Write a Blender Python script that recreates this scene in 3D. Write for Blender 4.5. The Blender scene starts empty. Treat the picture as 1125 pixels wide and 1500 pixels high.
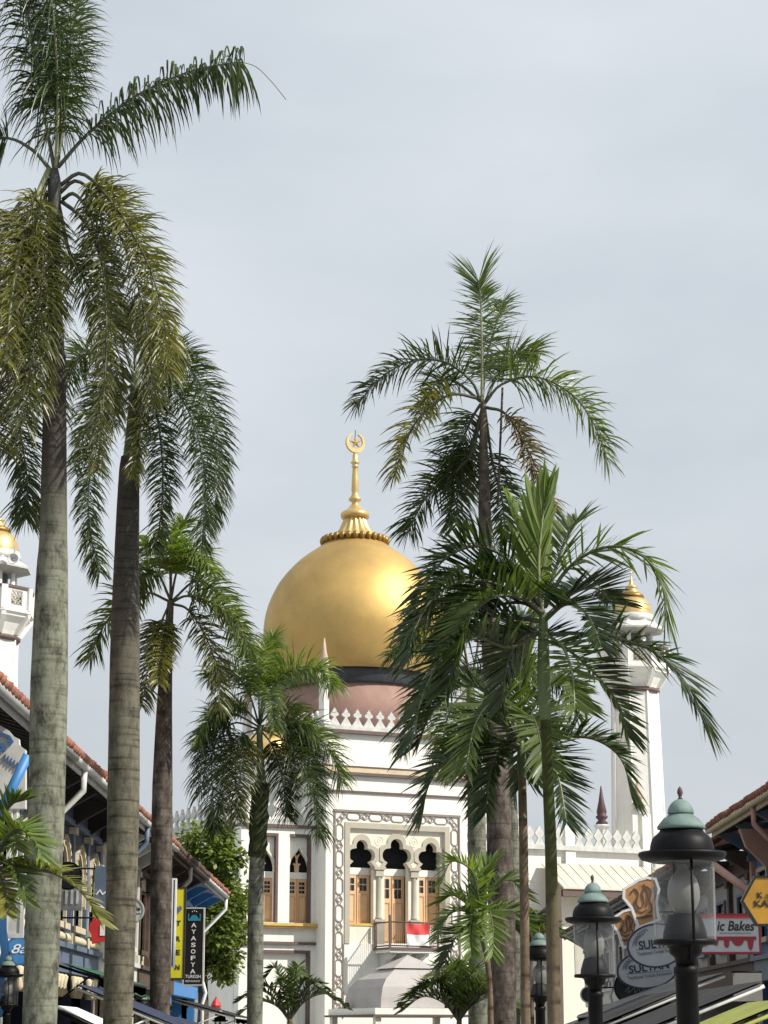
import bpy, math, random
from mathutils import Vector, Matrix, noise
from mathutils.geometry import tessellate_polygon
random.seed(11)
PI = math.pi
R = math.radians
sc = bpy.context.scene
COL = sc.collection

# ---------------------------------------------------------------- camera, sky, sun, exposure
F, HY, EYE = 3000.0, 1520.0, 1.6          # focal length and horizon row in photo pixels (1125 x 1500), eye height
TH = math.atan((HY - 750) / F)
CT, ST = math.cos(TH), math.sin(TH)
cam_d = bpy.data.cameras.new('camera')
cam = bpy.data.objects.new('camera', cam_d)
COL.objects.link(cam)
cam.location = (0, 0, EYE)
cam.rotation_euler = (PI / 2 + TH, 0, 0)
cam_d.sensor_fit = 'VERTICAL'
cam_d.sensor_height = 24
cam_d.lens = 24 * F / 1500
cam_d.clip_start = .1
cam_d.clip_end = 3000
sc.camera = cam

SUN = Vector((.70, -.27, .66)).normalized()
w = bpy.data.worlds.new('World')
sc.world = w
w.use_nodes = True
nt = w.node_tree
nt.nodes.clear()
def N(t, **k):
    n = nt.nodes.new(t)
    for a, b in k.items():
        setattr(n, a, b)
    return n
wo = N('ShaderNodeOutputWorld')
bg = N('ShaderNodeBackground')
sky = N('ShaderNodeTexSky', sky_type='NISHITA', sun_disc=False)
sky.sun_elevation = math.asin(SUN.z)
sky.sun_rotation = math.atan2(SUN.x, SUN.y)
sky.air_density = 1.5
sky.dust_density = 3
tc = N('ShaderNodeTexCoord')
mp = N('ShaderNodeMapping')
mp.inputs['Scale'].default_value = (1, 1, 2.6)
nz = N('ShaderNodeTexNoise')
nz.inputs['Scale'].default_value = 3.4
nz.inputs['Detail'].default_value = 5
nz.inputs['Roughness'].default_value = .5
cr = N('ShaderNodeValToRGB')
cr.color_ramp.elements[0].position = .30
cr.color_ramp.elements[0].color = (5.7, 6.25, 6.8, 1)
cr.color_ramp.elements[1].position = .68
cr.color_ramp.elements[1].color = (7.35, 7.75, 8.2, 1)
sep = N('ShaderNodeSeparateXYZ')
rm = N('ShaderNodeMapRange')
rm.inputs['From Min'].default_value = 0
rm.inputs['From Max'].default_value = .45
rm.inputs['To Min'].default_value = .84
rm.inputs['To Max'].default_value = .99
mul = N('ShaderNodeMixRGB', blend_type='MULTIPLY')
mul.inputs[0].default_value = 1
mx = N('ShaderNodeMixRGB')
mx.inputs[0].default_value = .88
L = nt.links.new
L(tc.outputs['Generated'], mp.inputs[0])
L(mp.outputs[0], nz.inputs['Vector'])
L(nz.outputs['Fac'], cr.inputs[0])
L(tc.outputs['Generated'], sep.inputs[0])
L(sep.outputs['Z'], rm.inputs['Value'])
L(cr.outputs[0], mul.inputs[1])
L(rm.outputs[0], mul.inputs[2])
L(sky.outputs[0], mx.inputs[1])
L(mul.outputs[0], mx.inputs[2])
L(mx.outputs[0], bg.inputs[0])
bg.inputs[1].default_value = .1
L(bg.outputs[0], wo.inputs[0])

sd = bpy.data.lights.new('sun', 'SUN')
sd.energy = 5
sd.angle = R(.6)
sd.color = (1, .95, .86)
so = bpy.data.objects.new('sun', sd)
COL.objects.link(so)
so.rotation_euler = SUN.to_track_quat('Z', 'Y').to_euler()
so.location = SUN * 200
sc.view_settings.view_transform = 'Standard'
sc.view_settings.look = 'None'
sc.view_settings.exposure = .16
sc.view_settings.gamma = 1
sc.cycles.max_bounces = 8
sc.cycles.transparent_max_bounces = 16

# ---------------------------------------------------------------- photo pixel -> place
def ray(px, py):
    x = (px - 562.5) / F
    y = (750 - py) / F
    return Vector((x, CT - y * ST, ST + y * CT))
def at(px, py, Y):
    r = ray(px, py)
    r *= Y / r.y
    return Vector((r.x, Y, EYE + r.z))
MA = R(26)                                  # the mosque stands turned against the street
MU = Vector((math.cos(MA), math.sin(MA), 0))
MV = Vector((-math.sin(MA), math.cos(MA), 0))
MO = at(583, 1500, 110)
MO.z = 0
def M(px, py, v):
    r = ray(px, py)
    k = (v + MO.dot(MV)) / r.dot(MV)
    p = r * k - MO
    return p.dot(MU), EYE + r.z * k

# ---------------------------------------------------------------- materials
def mat(name, col, rough=.6, metal=0, var=.15, scale=2.0, streak=0, bump=0, bscale=25, dark=None, spec=.5, stain=(.12, .11, .09)):
    m = bpy.data.materials.new(name)
    m.use_nodes = True
    t = m.node_tree
    b = t.nodes['Principled BSDF']
    b.inputs['Roughness'].default_value = rough
    b.inputs['Metallic'].default_value = metal
    b.inputs['Specular IOR Level'].default_value = spec
    co = t.nodes.new('ShaderNodeTexCoord')
    n1 = t.nodes.new('ShaderNodeTexNoise')
    n1.inputs['Scale'].default_value = scale
    n1.inputs['Detail'].default_value = 6
    n1.inputs['Roughness'].default_value = .65
    t.links.new(co.outputs['Object'], n1.inputs['Vector'])
    ra = t.nodes.new('ShaderNodeValToRGB')
    d = dark or tuple(c * (1 - 2 * var) for c in col)
    lt = tuple(min(1, c * (1 + var)) for c in col)
    ra.color_ramp.elements[0].position = .3
    ra.color_ramp.elements[0].color = (*d, 1)
    ra.color_ramp.elements[1].position = .72
    ra.color_ramp.elements[1].color = (*lt, 1)
    t.links.new(n1.outputs['Fac'], ra.inputs[0])
    out = ra.outputs[0]
    if streak:
        ma = t.nodes.new('ShaderNodeMapping')
        ma.inputs['Scale'].default_value = (1.6, 1.6, .12)
        n2 = t.nodes.new('ShaderNodeTexNoise')
        n2.inputs['Scale'].default_value = 2.2
        n2.inputs['Detail'].default_value = 8
        n2.inputs['Roughness'].default_value = .7
        t.links.new(co.outputs['Object'], ma.inputs[0])
        t.links.new(ma.outputs[0], n2.inputs['Vector'])
        r2 = t.nodes.new('ShaderNodeValToRGB')
        r2.color_ramp.elements[0].position = .52
        r2.color_ramp.elements[0].color = (0, 0, 0, 1)
        r2.color_ramp.elements[1].position = .8
        r2.color_ramp.elements[1].color = (streak,) * 3 + (1,)
        t.links.new(n2.outputs['Fac'], r2.inputs[0])
        mi = t.nodes.new('ShaderNodeMixRGB')
        mi.inputs[2].default_value = (*stain, 1)
        t.links.new(r2.outputs[0], mi.inputs[0])
        t.links.new(out, mi.inputs[1])
        out = mi.outputs[0]
    t.links.new(out, b.inputs['Base Color'])
    if bump:
        n3 = t.nodes.new('ShaderNodeTexNoise')
        n3.inputs['Scale'].default_value = bscale
        n3.inputs['Detail'].default_value = 5
        t.links.new(co.outputs['Object'], n3.inputs['Vector'])
        bu = t.nodes.new('ShaderNodeBump')
        bu.inputs['Strength'].default_value = bump
        bu.inputs['Distance'].default_value = .03
        t.links.new(n3.outputs['Fac'], bu.inputs['Height'])
        t.links.new(bu.outputs[0], b.inputs['Normal'])
    return m

def leaf_mat(name, a, b_, rough=.36, trans=.3):
    m = bpy.data.materials.new(name)
    m.use_nodes = True
    t = m.node_tree
    b = t.nodes['Principled BSDF']
    b.inputs['Roughness'].default_value = rough
    b.inputs['Specular IOR Level'].default_value = .5
    g = t.nodes.new('ShaderNodeNewGeometry')
    ra = t.nodes.new('ShaderNodeValToRGB')
    ra.color_ramp.elements[0].color = (*a, 1)
    ra.color_ramp.elements[1].color = (*b_, 1)
    t.links.new(g.outputs['Random Per Island'], ra.inputs[0])
    t.links.new(ra.outputs[0], b.inputs['Base Color'])
    tr = t.nodes.new('ShaderNodeBsdfTranslucent')
    mu = t.nodes.new('ShaderNodeMixRGB')
    mu.blend_type = 'MULTIPLY'
    mu.inputs[0].default_value = 1
    mu.inputs[2].default_value = (1.5, 1.6, .55, 1)
    t.links.new(ra.outputs[0], mu.inputs[1])
    t.links.new(mu.outputs[0], tr.inputs[0])
    ms = t.nodes.new('ShaderNodeMixShader')
    ms.inputs[0].default_value = trans
    t.links.new(b.outputs[0], ms.inputs[1])
    t.links.new(tr.outputs[0], ms.inputs[2])
    t.links.new(ms.outputs[0], t.nodes['Material Output'].inputs[0])
    return m

def trunk_mat(name, col, dark, ring=9.0, ringamt=.5, lichen=None, upper=None):
    m = bpy.data.materials.new(name)
    m.use_nodes = True
    t = m.node_tree
    b = t.nodes['Principled BSDF']
    b.inputs['Roughness'].default_value = .85
    b.inputs['Specular IOR Level'].default_value = .2
    co = t.nodes.new('ShaderNodeTexCoord')
    n1 = t.nodes.new('ShaderNodeTexNoise')
    ma = t.nodes.new('ShaderNodeMapping')
    ma.inputs['Scale'].default_value = (1, 1, .5)
    n1.inputs['Scale'].default_value = 5.5
    n1.inputs['Detail'].default_value = 10
    n1.inputs['Roughness'].default_value = .75
    t.links.new(co.outputs['Object'], ma.inputs[0])
    t.links.new(ma.outputs[0], n1.inputs['Vector'])
    ra = t.nodes.new('ShaderNodeValToRGB')
    ra.color_ramp.elements[0].position = .38
    ra.color_ramp.elements[0].color = (*[c * .8 for c in dark], 1)
    ra.color_ramp.elements[1].position = .54
    ra.color_ramp.elements[1].color = (*col, 1)
    if lichen:
        e = ra.color_ramp.elements.new(.76)
        e.color = (*lichen, 1)
    t.links.new(n1.outputs['Fac'], ra.inputs[0])
    base = ra.outputs[0]
    if upper:                                   # younger bark near the crown has another colour
        z0, z1, uc = upper
        sp = t.nodes.new('ShaderNodeSeparateXYZ')
        t.links.new(co.outputs['Object'], sp.inputs[0])
        mr = t.nodes.new('ShaderNodeMapRange')
        mr.inputs['From Min'].default_value = z0
        mr.inputs['From Max'].default_value = z1
        ad0 = t.nodes.new('ShaderNodeMath')
        ad0.operation = 'MULTIPLY_ADD'
        ad0.inputs[1].default_value = 2.4
        t.links.new(n1.outputs['Fac'], ad0.inputs[0])
        t.links.new(sp.outputs['Z'], ad0.inputs[2])
        t.links.new(ad0.outputs[0], mr.inputs['Value'])
        m0 = t.nodes.new('ShaderNodeMixRGB')
        r0 = t.nodes.new('ShaderNodeValToRGB')
        r0.color_ramp.elements[0].position = .35
        r0.color_ramp.elements[0].color = (*[c * .55 for c in uc], 1)
        r0.color_ramp.elements[1].position = .7
        r0.color_ramp.elements[1].color = (*[c * 1.25 for c in uc], 1)
        t.links.new(n1.outputs['Fac'], r0.inputs[0])
        t.links.new(mr.outputs[0], m0.inputs[0])
        t.links.new(base, m0.inputs[1])
        t.links.new(r0.outputs[0], m0.inputs[2])
        base = m0.outputs[0]
    wv = t.nodes.new('ShaderNodeTexNoise')      # leaf-scar rings: noise drawn out round the trunk
    mw = t.nodes.new('ShaderNodeMapping')
    mw.inputs['Scale'].default_value = (.9, .9, ring)
    wv.inputs['Scale'].default_value = 1.0
    wv.inputs['Detail'].default_value = 4
    wv.inputs['Roughness'].default_value = .6
    t.links.new(co.outputs['Object'], mw.inputs[0])
    t.links.new(mw.outputs[0], wv.inputs['Vector'])
    r2 = t.nodes.new('ShaderNodeValToRGB')
    r2.color_ramp.elements[0].position = .36
    r2.color_ramp.elements[0].color = (1 - ringamt * 1.5,) * 3 + (1,)
    r2.color_ramp.elements[1].position = .47
    r2.color_ramp.elements[1].color = (1, 1, 1, 1)
    t.links.new(wv.outputs['Fac'], r2.inputs[0])
    mu = t.nodes.new('ShaderNodeMixRGB')
    mu.blend_type = 'MULTIPLY'
    mu.inputs[0].default_value = 1
    t.links.new(base, mu.inputs[1])
    t.links.new(r2.outputs[0], mu.inputs[2])
    t.links.new(mu.outputs[0], b.inputs['Base Color'])
    bu = t.nodes.new('ShaderNodeBump')
    bu.inputs['Strength'].default_value = .35
    bu.inputs['Distance'].default_value = .03
    ad = t.nodes.new('ShaderNodeMath')
    ad.operation = 'ADD'
    t.links.new(wv.outputs['Fac'], ad.inputs[0])
    t.links.new(n1.outputs['Fac'], ad.inputs[1])
    t.links.new(ad.outputs[0], bu.inputs['Height'])
    t.links.new(bu.outputs[0], b.inputs['Normal'])
    return m

def glass_mat(name):
    """clear but dusty lamp glass: see-through face on, milky and shiny towards the rim"""
    m = bpy.data.materials.new(name)
    m.use_nodes = True
    t = m.node_tree
    t.nodes.remove(t.nodes['Principled BSDF'])
    a = t.nodes.new('ShaderNodeBsdfTransparent')
    a.inputs[0].default_value = (.88, .89, .89, 1)
    d = t.nodes.new('ShaderNodeBsdfDiffuse')
    d.inputs[0].default_value = (.55, .56, .55, 1)
    tr = t.nodes.new('ShaderNodeBsdfTranslucent')
    tr.inputs[0].default_value = (.55, .56, .55, 1)
    dm = t.nodes.new('ShaderNodeMixShader')
    t.links.new(d.outputs[0], dm.inputs[1])
    t.links.new(tr.outputs[0], dm.inputs[2])
    g = t.nodes.new('ShaderNodeBsdfGlossy')
    g.inputs['Roughness'].default_value = .08
    gm = t.nodes.new('ShaderNodeMixShader')
    gm.inputs[0].default_value = .45
    t.links.new(dm.outputs[0], gm.inputs[1])
    t.links.new(g.outputs[0], gm.inputs[2])
    lw = t.nodes.new('ShaderNodeLayerWeight')
    lw.inputs[0].default_value = .5
    ra = t.nodes.new('ShaderNodeValToRGB')
    ra.color_ramp.elements[0].position = .15
    ra.color_ramp.elements[0].color = (.07, .07, .07, 1)
    ra.color_ramp.elements[1].position = .95
    ra.color_ramp.elements[1].color = (.62, .62, .62, 1)
    e = ra.color_ramp.elements.new(.6)
    e.color = (.16, .16, .16, 1)
    t.links.new(lw.outputs['Facing'], ra.inputs[0])
    s = t.nodes.new('ShaderNodeMixShader')
    t.links.new(ra.outputs[0], s.inputs[0])
    t.links.new(a.outputs[0], s.inputs[1])
    t.links.new(gm.outputs[0], s.inputs[2])
    t.links.new(s.outputs[0], t.nodes['Material Output'].inputs[0])
    return m

MT = dict(
    white=mat('white_paint', (.78, .765, .71), .7, var=.035, scale=1.2, streak=.26, bump=.2, bscale=9, stain=(.30, .28, .23)),
    cream=mat('cream_paint', (.74, .70, .58), .7, var=.05, scale=1.5, streak=.12, bump=.1),
    greywhite=mat('weathered_white', (.58, .58, .55), .75, var=.12, scale=2.2, streak=.4),
    beige=mat('beige_trim', (.44, .40, .32), .7, var=.06, streak=.12),
    taupe=mat('taupe_line', (.24, .20, .165), .7, var=.08),
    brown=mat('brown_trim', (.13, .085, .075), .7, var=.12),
    ochre=mat('ochre_ledge', (.62, .40, .12), .65, var=.12),
    bandcream=mat('buff_band', (.60, .50, .34), .7, var=.1, streak=.2),
    gold=mat('gold_paint', (.56, .375, .135), .56, metal=.75, var=.10, scale=.45, bump=.25, bscale=1.5),
    gold2=mat('pale_gold', (.68, .48, .20), .36, metal=.6, var=.08, bump=.05),
    goldbrown=mat('bronze_petals', (.34, .20, .05), .45, metal=.6, var=.2, scale=6),
    black=mat('black_bottle_band', (.028, .03, .036), .42, var=.35, scale=1.4, bump=.4, bscale=30),
    pink=mat('faded_pink_render', (.31, .185, .15), .8, var=.12, scale=.9, streak=.6, stain=(.26, .20, .17)),
    tanpink=mat('tan_spire', (.50, .36, .28), .7, var=.08),
    purple=mat('maroon_spire', (.075, .035, .042), .6, var=.15),
    void=mat('dark_interior', (.012, .013, .016), .9, var=.2),
    door=mat('pale_timber', (.70, .46, .26), .55, var=.07, scale=3),
    doortrim=mat('timber_mould', (.55, .34, .18), .6, var=.08),
    pane=mat('dark_pane', (.02, .022, .024), .15, var=.2),
    zinc=mat('cream_sheet_roof', (.62, .57, .45), .5, var=.06, streak=.3, stain=(.35, .30, .22)),
    slate=mat('grey_roof', (.16, .17, .165), .7, var=.2),
    iron=mat('black_iron', (.005, .005, .006), .5, var=.4, scale=9, spec=.16),
    patina=mat('green_patina', (.165, .235, .215), .7, var=.14, scale=5, bump=.15, dark=(.085, .13, .12)),
    rust=mat('rust_purple', (.10, .05, .055), .7, var=.2),
    frost=mat('frosted_bulb', (.21, .205, .19), .3, var=.05),
    tile=mat('terracotta_tile', (.31, .125, .08), .8, var=.35, scale=5, bump=.3, dark=(.14, .06, .045)),
    tiledark=mat('sooty_tile', (.12, .075, .06), .85, var=.4, scale=5, bump=.3),
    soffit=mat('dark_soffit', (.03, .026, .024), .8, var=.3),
    brownwood=mat('brown_boards', (.09, .06, .045), .75, var=.3, scale=4),
    grey=mat('grey_paint', (.33, .335, .33), .65, var=.08, streak=.25),
    navy=mat('navy_paint', (.03, .042, .085), .6, var=.2),
    slateblue=mat('slate_blue_paint', (.11, .15, .22), .6, var=.12),
    blue=mat('bright_blue_paint', (.05, .22, .52), .5, var=.08, streak=.15),
    deepblue=mat('deep_blue_paint', (.05, .13, .30), .6, var=.2, streak=.2),
    plaster=mat('cream_plaster', (.60, .52, .36), .75, var=.15, scale=6, streak=.3),
    pinkwall=mat('dusty_pink_paint', (.46, .27, .22), .75, var=.08, streak=.2),
    shutter=mat('grey_shutter', (.42, .42, .40), .6, var=.06),
    green=mat('green_canopy', (.03, .12, .075), .7, var=.25, scale=7),
    navycloth=mat('navy_cloth', (.022, .032, .075), .75, var=.15),
    blackcloth=mat('black_cloth', (.022, .021, .021), .8, var=.3),
    greycloth=mat('grey_cloth', (.20, .195, .185), .8, var=.12),
    whitecloth=mat('white_cloth', (.72, .72, .72), .75, var=.04),
    tent=mat('grey_tent_cloth', (.40, .375, .36), .7, var=.05, scale=1.2, streak=.12, bump=.2, bscale=3),
    lime=mat('lime_cloth', (.34, .36, .07), .75, var=.12),
    red=mat('red_paint', (.55, .03, .03), .5, var=.08),
    flagred=mat('red_cloth', (.62, .06, .06), .7, var=.05),
    signblack=mat('sign_black', (.012, .012, .013), .35, var=.1),
    signyellow=mat('sign_yellow', (.66, .60, .02), .45, var=.06),
    signorange=mat('sign_amber', (.46, .24, .02), .5, var=.18, scale=1.2),
    signwhite=mat('sign_white', (.46, .48, .51), .5, var=.05),
    signtan=mat('sign_tan', (.52, .27, .11), .55, var=.2, scale=4),
    signteal=mat('sign_teal', (.03, .26, .40), .5, var=.05),
    maroon=mat('maroon_paint', (.27, .015, .03), .5, var=.1),
    lettering=mat('letter_white', (.8, .8, .8), .5, var=.02),
    letterblack=mat('letter_black', (.015, .015, .016), .5, var=.02),
    lettergrey=mat('letter_grey', (.16, .17, .19), .5, var=.02),
    paving=mat('stone_paving', (.30, .28, .25), .8, var=.15, scale=.8, bump=.2),
    glass=glass_mat('lamp_glass'),
    barkgrey=trunk_mat('pale_grey_bark', (.185, .192, .145), (.07, .066, .052), 12, .22, (.27, .28, .215), (9.6, 11.2, (.075, .066, .055))),
    barkolive=trunk_mat('olive_grey_bark', (.135, .125, .09), (.075, .068, .05), 11, .32, (.20, .19, .145), (8.4, 10.4, (.085, .078, .066))),
    barkdark=trunk_mat('dark_brown_bark', (.105, .085, .07), (.04, .033, .028), 11, .22, (.24, .215, .19)),
    barkmoss=trunk_mat('mossy_bark', (.17, .18, .14), (.085, .085, .065), 11, .25, (.27, .28, .235)),
    moss=mat('moss_fur', (.05, .065, .02), .95, var=.5, scale=5, bump=.9, bscale=12),
    barkgreen=trunk_mat('green_cane', (.135, .105, .07), (.085, .065, .045), 3.2, .45, (.19, .15, .10), (3.6, 5.2, (.055, .068, .02))),
    barkcane=trunk_mat('brown_cane', (.17, .125, .085), (.09, .065, .045), 3.2, .5, (.23, .18, .13)),
    crowngreen=mat('crownshaft_green', (.10, .14, .05), .5, var=.2, scale=4),
    crownbrown=mat('crownshaft_brown', (.10, .075, .05), .6, var=.3, scale=4),
    crowndark=mat('crownshaft_dark', (.06, .06, .05), .6, var=.3, scale=4),
    rachis=mat('leaf_stalk', (.07, .075, .04), .5, var=.2),
    rachispale=mat('pale_leaf_stalk', (.24, .26, .13), .5, var=.2),
    g_dark=leaf_mat('leaf_dark_green', (.02, .038, .012), (.07, .098, .03)),
    g_shade=leaf_mat('leaf_blackish_green', (.012, .026, .009), (.05, .078, .022), .3, .3),  # areca leaves: this species is darker than the tall palms
    g_mid=leaf_mat('leaf_green', (.045, .078, .018), (.14, .18, .052), .36, .36),
    g_bright=leaf_mat('leaf_bright_green', (.08, .13, .02), (.19, .26, .06), .42, .4),
    g_olive=leaf_mat('leaf_olive', (.042, .05, .013), (.125, .13, .036)),
    g_yellow=leaf_mat('leaf_yellow_olive', (.08, .088, .014), (.22, .21, .048)),
    g_brown=leaf_mat('leaf_withering', (.075, .055, .018), (.18, .13, .045), .6, .2),
    g_tree=leaf_mat('leaf_broad', (.065, .10, .02), (.20, .25, .05), .5, .3),
)

# ---------------------------------------------------------------- building helpers
def mtx(o):
    m = Matrix.LocRotScale(o.location, o.rotation_euler, o.scale)
    return mtx(o.parent) @ m if o.parent else m
class MB:
    def __init__(s):
        s.v, s.f, s.sm = [], [], []
    def add(s, vs, fs, smooth=False):
        k = len(s.v)
        s.v += [tuple(v) for v in vs]
        s.f += [tuple(i + k for i in f) for f in fs]
        s.sm += [smooth] * len(fs)
        return s
    def box(s, x0, x1, y0, y1, z0, z1):
        x0, x1 = min(x0, x1), max(x0, x1)
        y0, y1 = min(y0, y1), max(y0, y1)
        z0, z1 = min(z0, z1), max(z0, z1)
        return s.add([(x0, y0, z0), (x1, y0, z0), (x1, y1, z0), (x0, y1, z0), (x0, y0, z1), (x1, y0, z1), (x1, y1, z1), (x0, y1, z1)],
                     [(3, 2, 1, 0), (4, 5, 6, 7), (0, 1, 5, 4), (1, 2, 6, 5), (2, 3, 7, 6), (3, 0, 4, 7)])
    def lathe(s, prof, n=24, c=(0, 0, 0), rot=0, smooth=True, cap=True):
        vs, fs = [], []
        for r, z in prof:
            for i in range(n):
                a = rot + 2 * PI * i / n
                vs.append((c[0] + r * math.cos(a), c[1] + r * math.sin(a), c[2] + z))
        for j in range(len(prof) - 1):
            for i in range(n):
                k = (i + 1) % n
                fs.append((j * n + i, j * n + k, (j + 1) * n + k, (j + 1) * n + i))
        if cap:
            fs.append(tuple(range(n))[::-1])
            fs.append(tuple(range((len(prof) - 1) * n, len(prof) * n)))
        return s.add(vs, fs, smooth)
    def tube(s, pts, rad, n=8, smooth=True):
        pts = [Vector(p) for p in pts]
        if not isinstance(rad, (list, tuple)):
            rad = [rad] * len(pts)
        vs, fs = [], []
        ref = None
        for j, p in enumerate(pts):
            t = (pts[min(j + 1, len(pts) - 1)] - pts[max(j - 1, 0)]).normalized()
            if ref is None:
                ref = t.orthogonal().normalized()
            ref = (ref - t * ref.dot(t))
            ref = ref.normalized() if ref.length > 1e-5 else t.orthogonal().normalized()
            b = t.cross(ref)
            for i in range(n):
                a = 2 * PI * i / n
                vs.append(p + (ref * math.cos(a) + b * math.sin(a)) * rad[j])
        for j in range(len(pts) - 1):
            for i in range(n):
                k = (i + 1) % n
                fs.append((j * n + i, j * n + k, (j + 1) * n + k, (j + 1) * n + i))
        fs.append(tuple(range(n))[::-1])
        fs.append(tuple(range((len(pts) - 1) * n, len(pts) * n)))
        return s.add(vs, fs, smooth)
    def plate(s, outer, holes, fn, d0, d1):
        """polygon with holes in (a, b), thickness from d0 to d1; fn(a, b, d) -> point"""
        loops = [list(outer)] + [list(h) for h in holes]
        flat = [p for l in loops for p in l]
        tri = tessellate_polygon([[Vector((p[0], p[1], 0)) for p in l] for l in loops])
        n = len(flat)
        vs = [fn(p[0], p[1], d0) for p in flat] + [fn(p[0], p[1], d1) for p in flat]
        fs = []
        for t in tri:
            fs.append(tuple(t))
            fs.append(tuple(i + n for i in reversed(t)))
        k = 0
        for l in loops:
            m = len(l)
            for i in range(m):
                j = (i + 1) % m
                fs.append((k + i, k + j, n + k + j, n + k + i))
            k += m
        return s.add(vs, fs)
    def strip(s, pts, wd, fn, d0, d1):
        """flat raised line of width wd along 2-d points"""
        for (a0, b0), (a1, b1) in zip(pts[:-1], pts[1:]):
            l = math.hypot(a1 - a0, b1 - b0)
            if l < 1e-6:
                continue
            ta, tb = (a1 - a0) / l, (b1 - b0) / l
            e = wd * .3
            na, nb = -tb * wd / 2, ta * wd / 2
            q = [(a0 - ta * e + na, b0 - tb * e + nb), (a0 - ta * e - na, b0 - tb * e - nb), (a1 + ta * e - na, b1 + tb * e - nb), (a1 + ta * e + na, b1 + tb * e + nb)]
            j = random.uniform(0, .004)
            s.add([fn(p[0], p[1], d0 - j) for p in q] + [fn(p[0], p[1], d1) for p in q], [(0, 1, 2, 3), (7, 6, 5, 4), (0, 4, 5, 1), (1, 5, 6, 2), (2, 6, 7, 3), (3, 7, 4, 0)])
        return s
    def build(s, name, m, parent=None, world=False, label=None):
        me = bpy.data.meshes.new(name)
        vs = s.v
        if world and parent:
            inv = mtx(parent).inverted()
            vs = [inv @ Vector(v) for v in vs]
        me.from_pydata([tuple(v) for v in vs], [], s.f)
        me.polygons.foreach_set('use_smooth', s.sm)
        me.update()
        import bmesh
        if len(s.f) < 30000 and m not in LEAFS:
            b = bmesh.new()
            b.from_mesh(me)
            bmesh.ops.recalc_face_normals(b, faces=b.faces)
            b.to_mesh(me)
            b.free()
        me.materials.append(MT[m])
        o = bpy.data.objects.new(name, me)
        COL.objects.link(o)
        if parent:
            o.parent = parent
        if label:
            o['label'] = label
        return o
LEAFS = {k for k in MT if k.startswith('g_')}
def thing(name, label, cat, loc=(0, 0, 0), rz=0, group=None):
    o = bpy.data.objects.new(name, None)
    COL.objects.link(o)
    o.empty_display_size = .3
    o.location = loc
    o.rotation_euler = (0, 0, rz)
    o['label'] = label
    o['category'] = cat
    if group:
        o['group'] = group
    return o
def tag(o, label, cat, group=None):
    o['label'] = label
    o['category'] = cat
    if group:
        o['group'] = group
    return o
def copy_tree(o, parent=None):
    c = o.copy()
    COL.objects.link(c)
    c.parent = parent
    for ch in [x for x in bpy.data.objects if x.parent == o]:
        copy_tree(ch, c)
    return c
def text_mesh(txt, wd, ht, shear=0, bold=0):
    cu = bpy.data.curves.new('lettering', 'FONT')
    cu.body = txt
    cu.align_x = 'CENTER'
    cu.align_y = 'CENTER'
    cu.extrude = .01
    cu.offset = bold
    cu.shear = shear
    cu.resolution_u = 4
    o = bpy.data.objects.new('lettering', cu)
    COL.objects.link(o)
    bpy.context.view_layer.update()
    me = bpy.data.meshes.new_from_object(o.evaluated_get(bpy.context.evaluated_depsgraph_get()))
    bpy.data.objects.remove(o)
    bpy.data.curves.remove(cu)
    vs = [v.co.copy() for v in me.vertices]
    fs = [tuple(p.vertices) for p in me.polygons]
    bpy.data.meshes.remove(me)
    x0, x1 = min(v.x for v in vs), max(v.x for v in vs)
    y0, y1 = min(v.y for v in vs), max(v.y for v in vs)
    kx, ky = wd / max(x1 - x0, 1e-4), ht / max(y1 - y0, 1e-4)
    return [((v.x - (x0 + x1) / 2) * kx, (v.y - (y0 + y1) / 2) * ky, v.z) for v in vs], fs
def letters(parent, txt, x, z, wd, ht, d, m, shear=0, bold=0, rot=0):
    """lettering on a board lying in the parent's x-z plane, facing -y"""
    vs, fs = text_mesh(txt, wd, ht, shear, bold)
    c, s_ = math.cos(rot), math.sin(rot)
    return MB().add([(x + a * c - b * s_, d - (h + .01) * .4, z + a * s_ + b * c) for a, b, h in vs], fs).build('lettering', m, parent)
def xz(a, b, d):
    return (a, d, b)

# ---------------------------------------------------------------- ground
g = MB()
n = 40
g.add([(-1500, -200, 0), (1500, -200, 0), (1500, 2500, 0), (-1500, 2500, 0)], [(0, 1, 2, 3)])
o = g.build('ground', 'grey')
o['kind'] = 'structure'
o = MB().add([(-7.2, -20, .004), (9.8, -20, .004), (9.8, 100, .004), (-7.2, 100, .004)], [(0, 1, 2, 3)]).build('street_paving', 'paving')
o['kind'] = 'structure'
for x0, x1 in ((-9.2, -7.2), (9.8, 11.8)):
    o = MB().box(x0, x1, 20, 92, -.05, .14).build('pavement', 'grey')
    o['kind'] = 'structure'

# ---------------------------------------------------------------- the mosque
mosque = thing('mosque', 'large white mosque with gold onion dome, arched portal and crested parapets', 'mosque', MO, MA)
def uz(a, b, d):
    return (a, d, b)
def arc(cx, cz, r, a0, a1, n=8):
    return [(cx + r * math.cos(R(a0 + (a1 - a0) * i / n)), cz + r * math.sin(R(a0 + (a1 - a0) * i / n))) for i in range(n + 1)]
def rect(a0, a1, b0, b1):
    return [(a0, b0), (a1, b0), (a1, b1), (a0, b1)]
def foil(c, zb, k=1.0, hw=.72):
    """half of a five-lobed arch, mirrored; starts bottom right"""
    h = [(hw, zb), (hw, zb + .07), (.50 * k, zb + .27)]
    h += arc(.42 * k, zb + .27 + .33 * k, .34 * k, -48, 98, 9)
    h += arc(0, zb + .27 + .80 * k, .33 * k, -18, 84, 7)
    left = [(-x, z) for x, z in reversed(h)]
    return [(c + x, z) for x, z in h + left]

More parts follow.
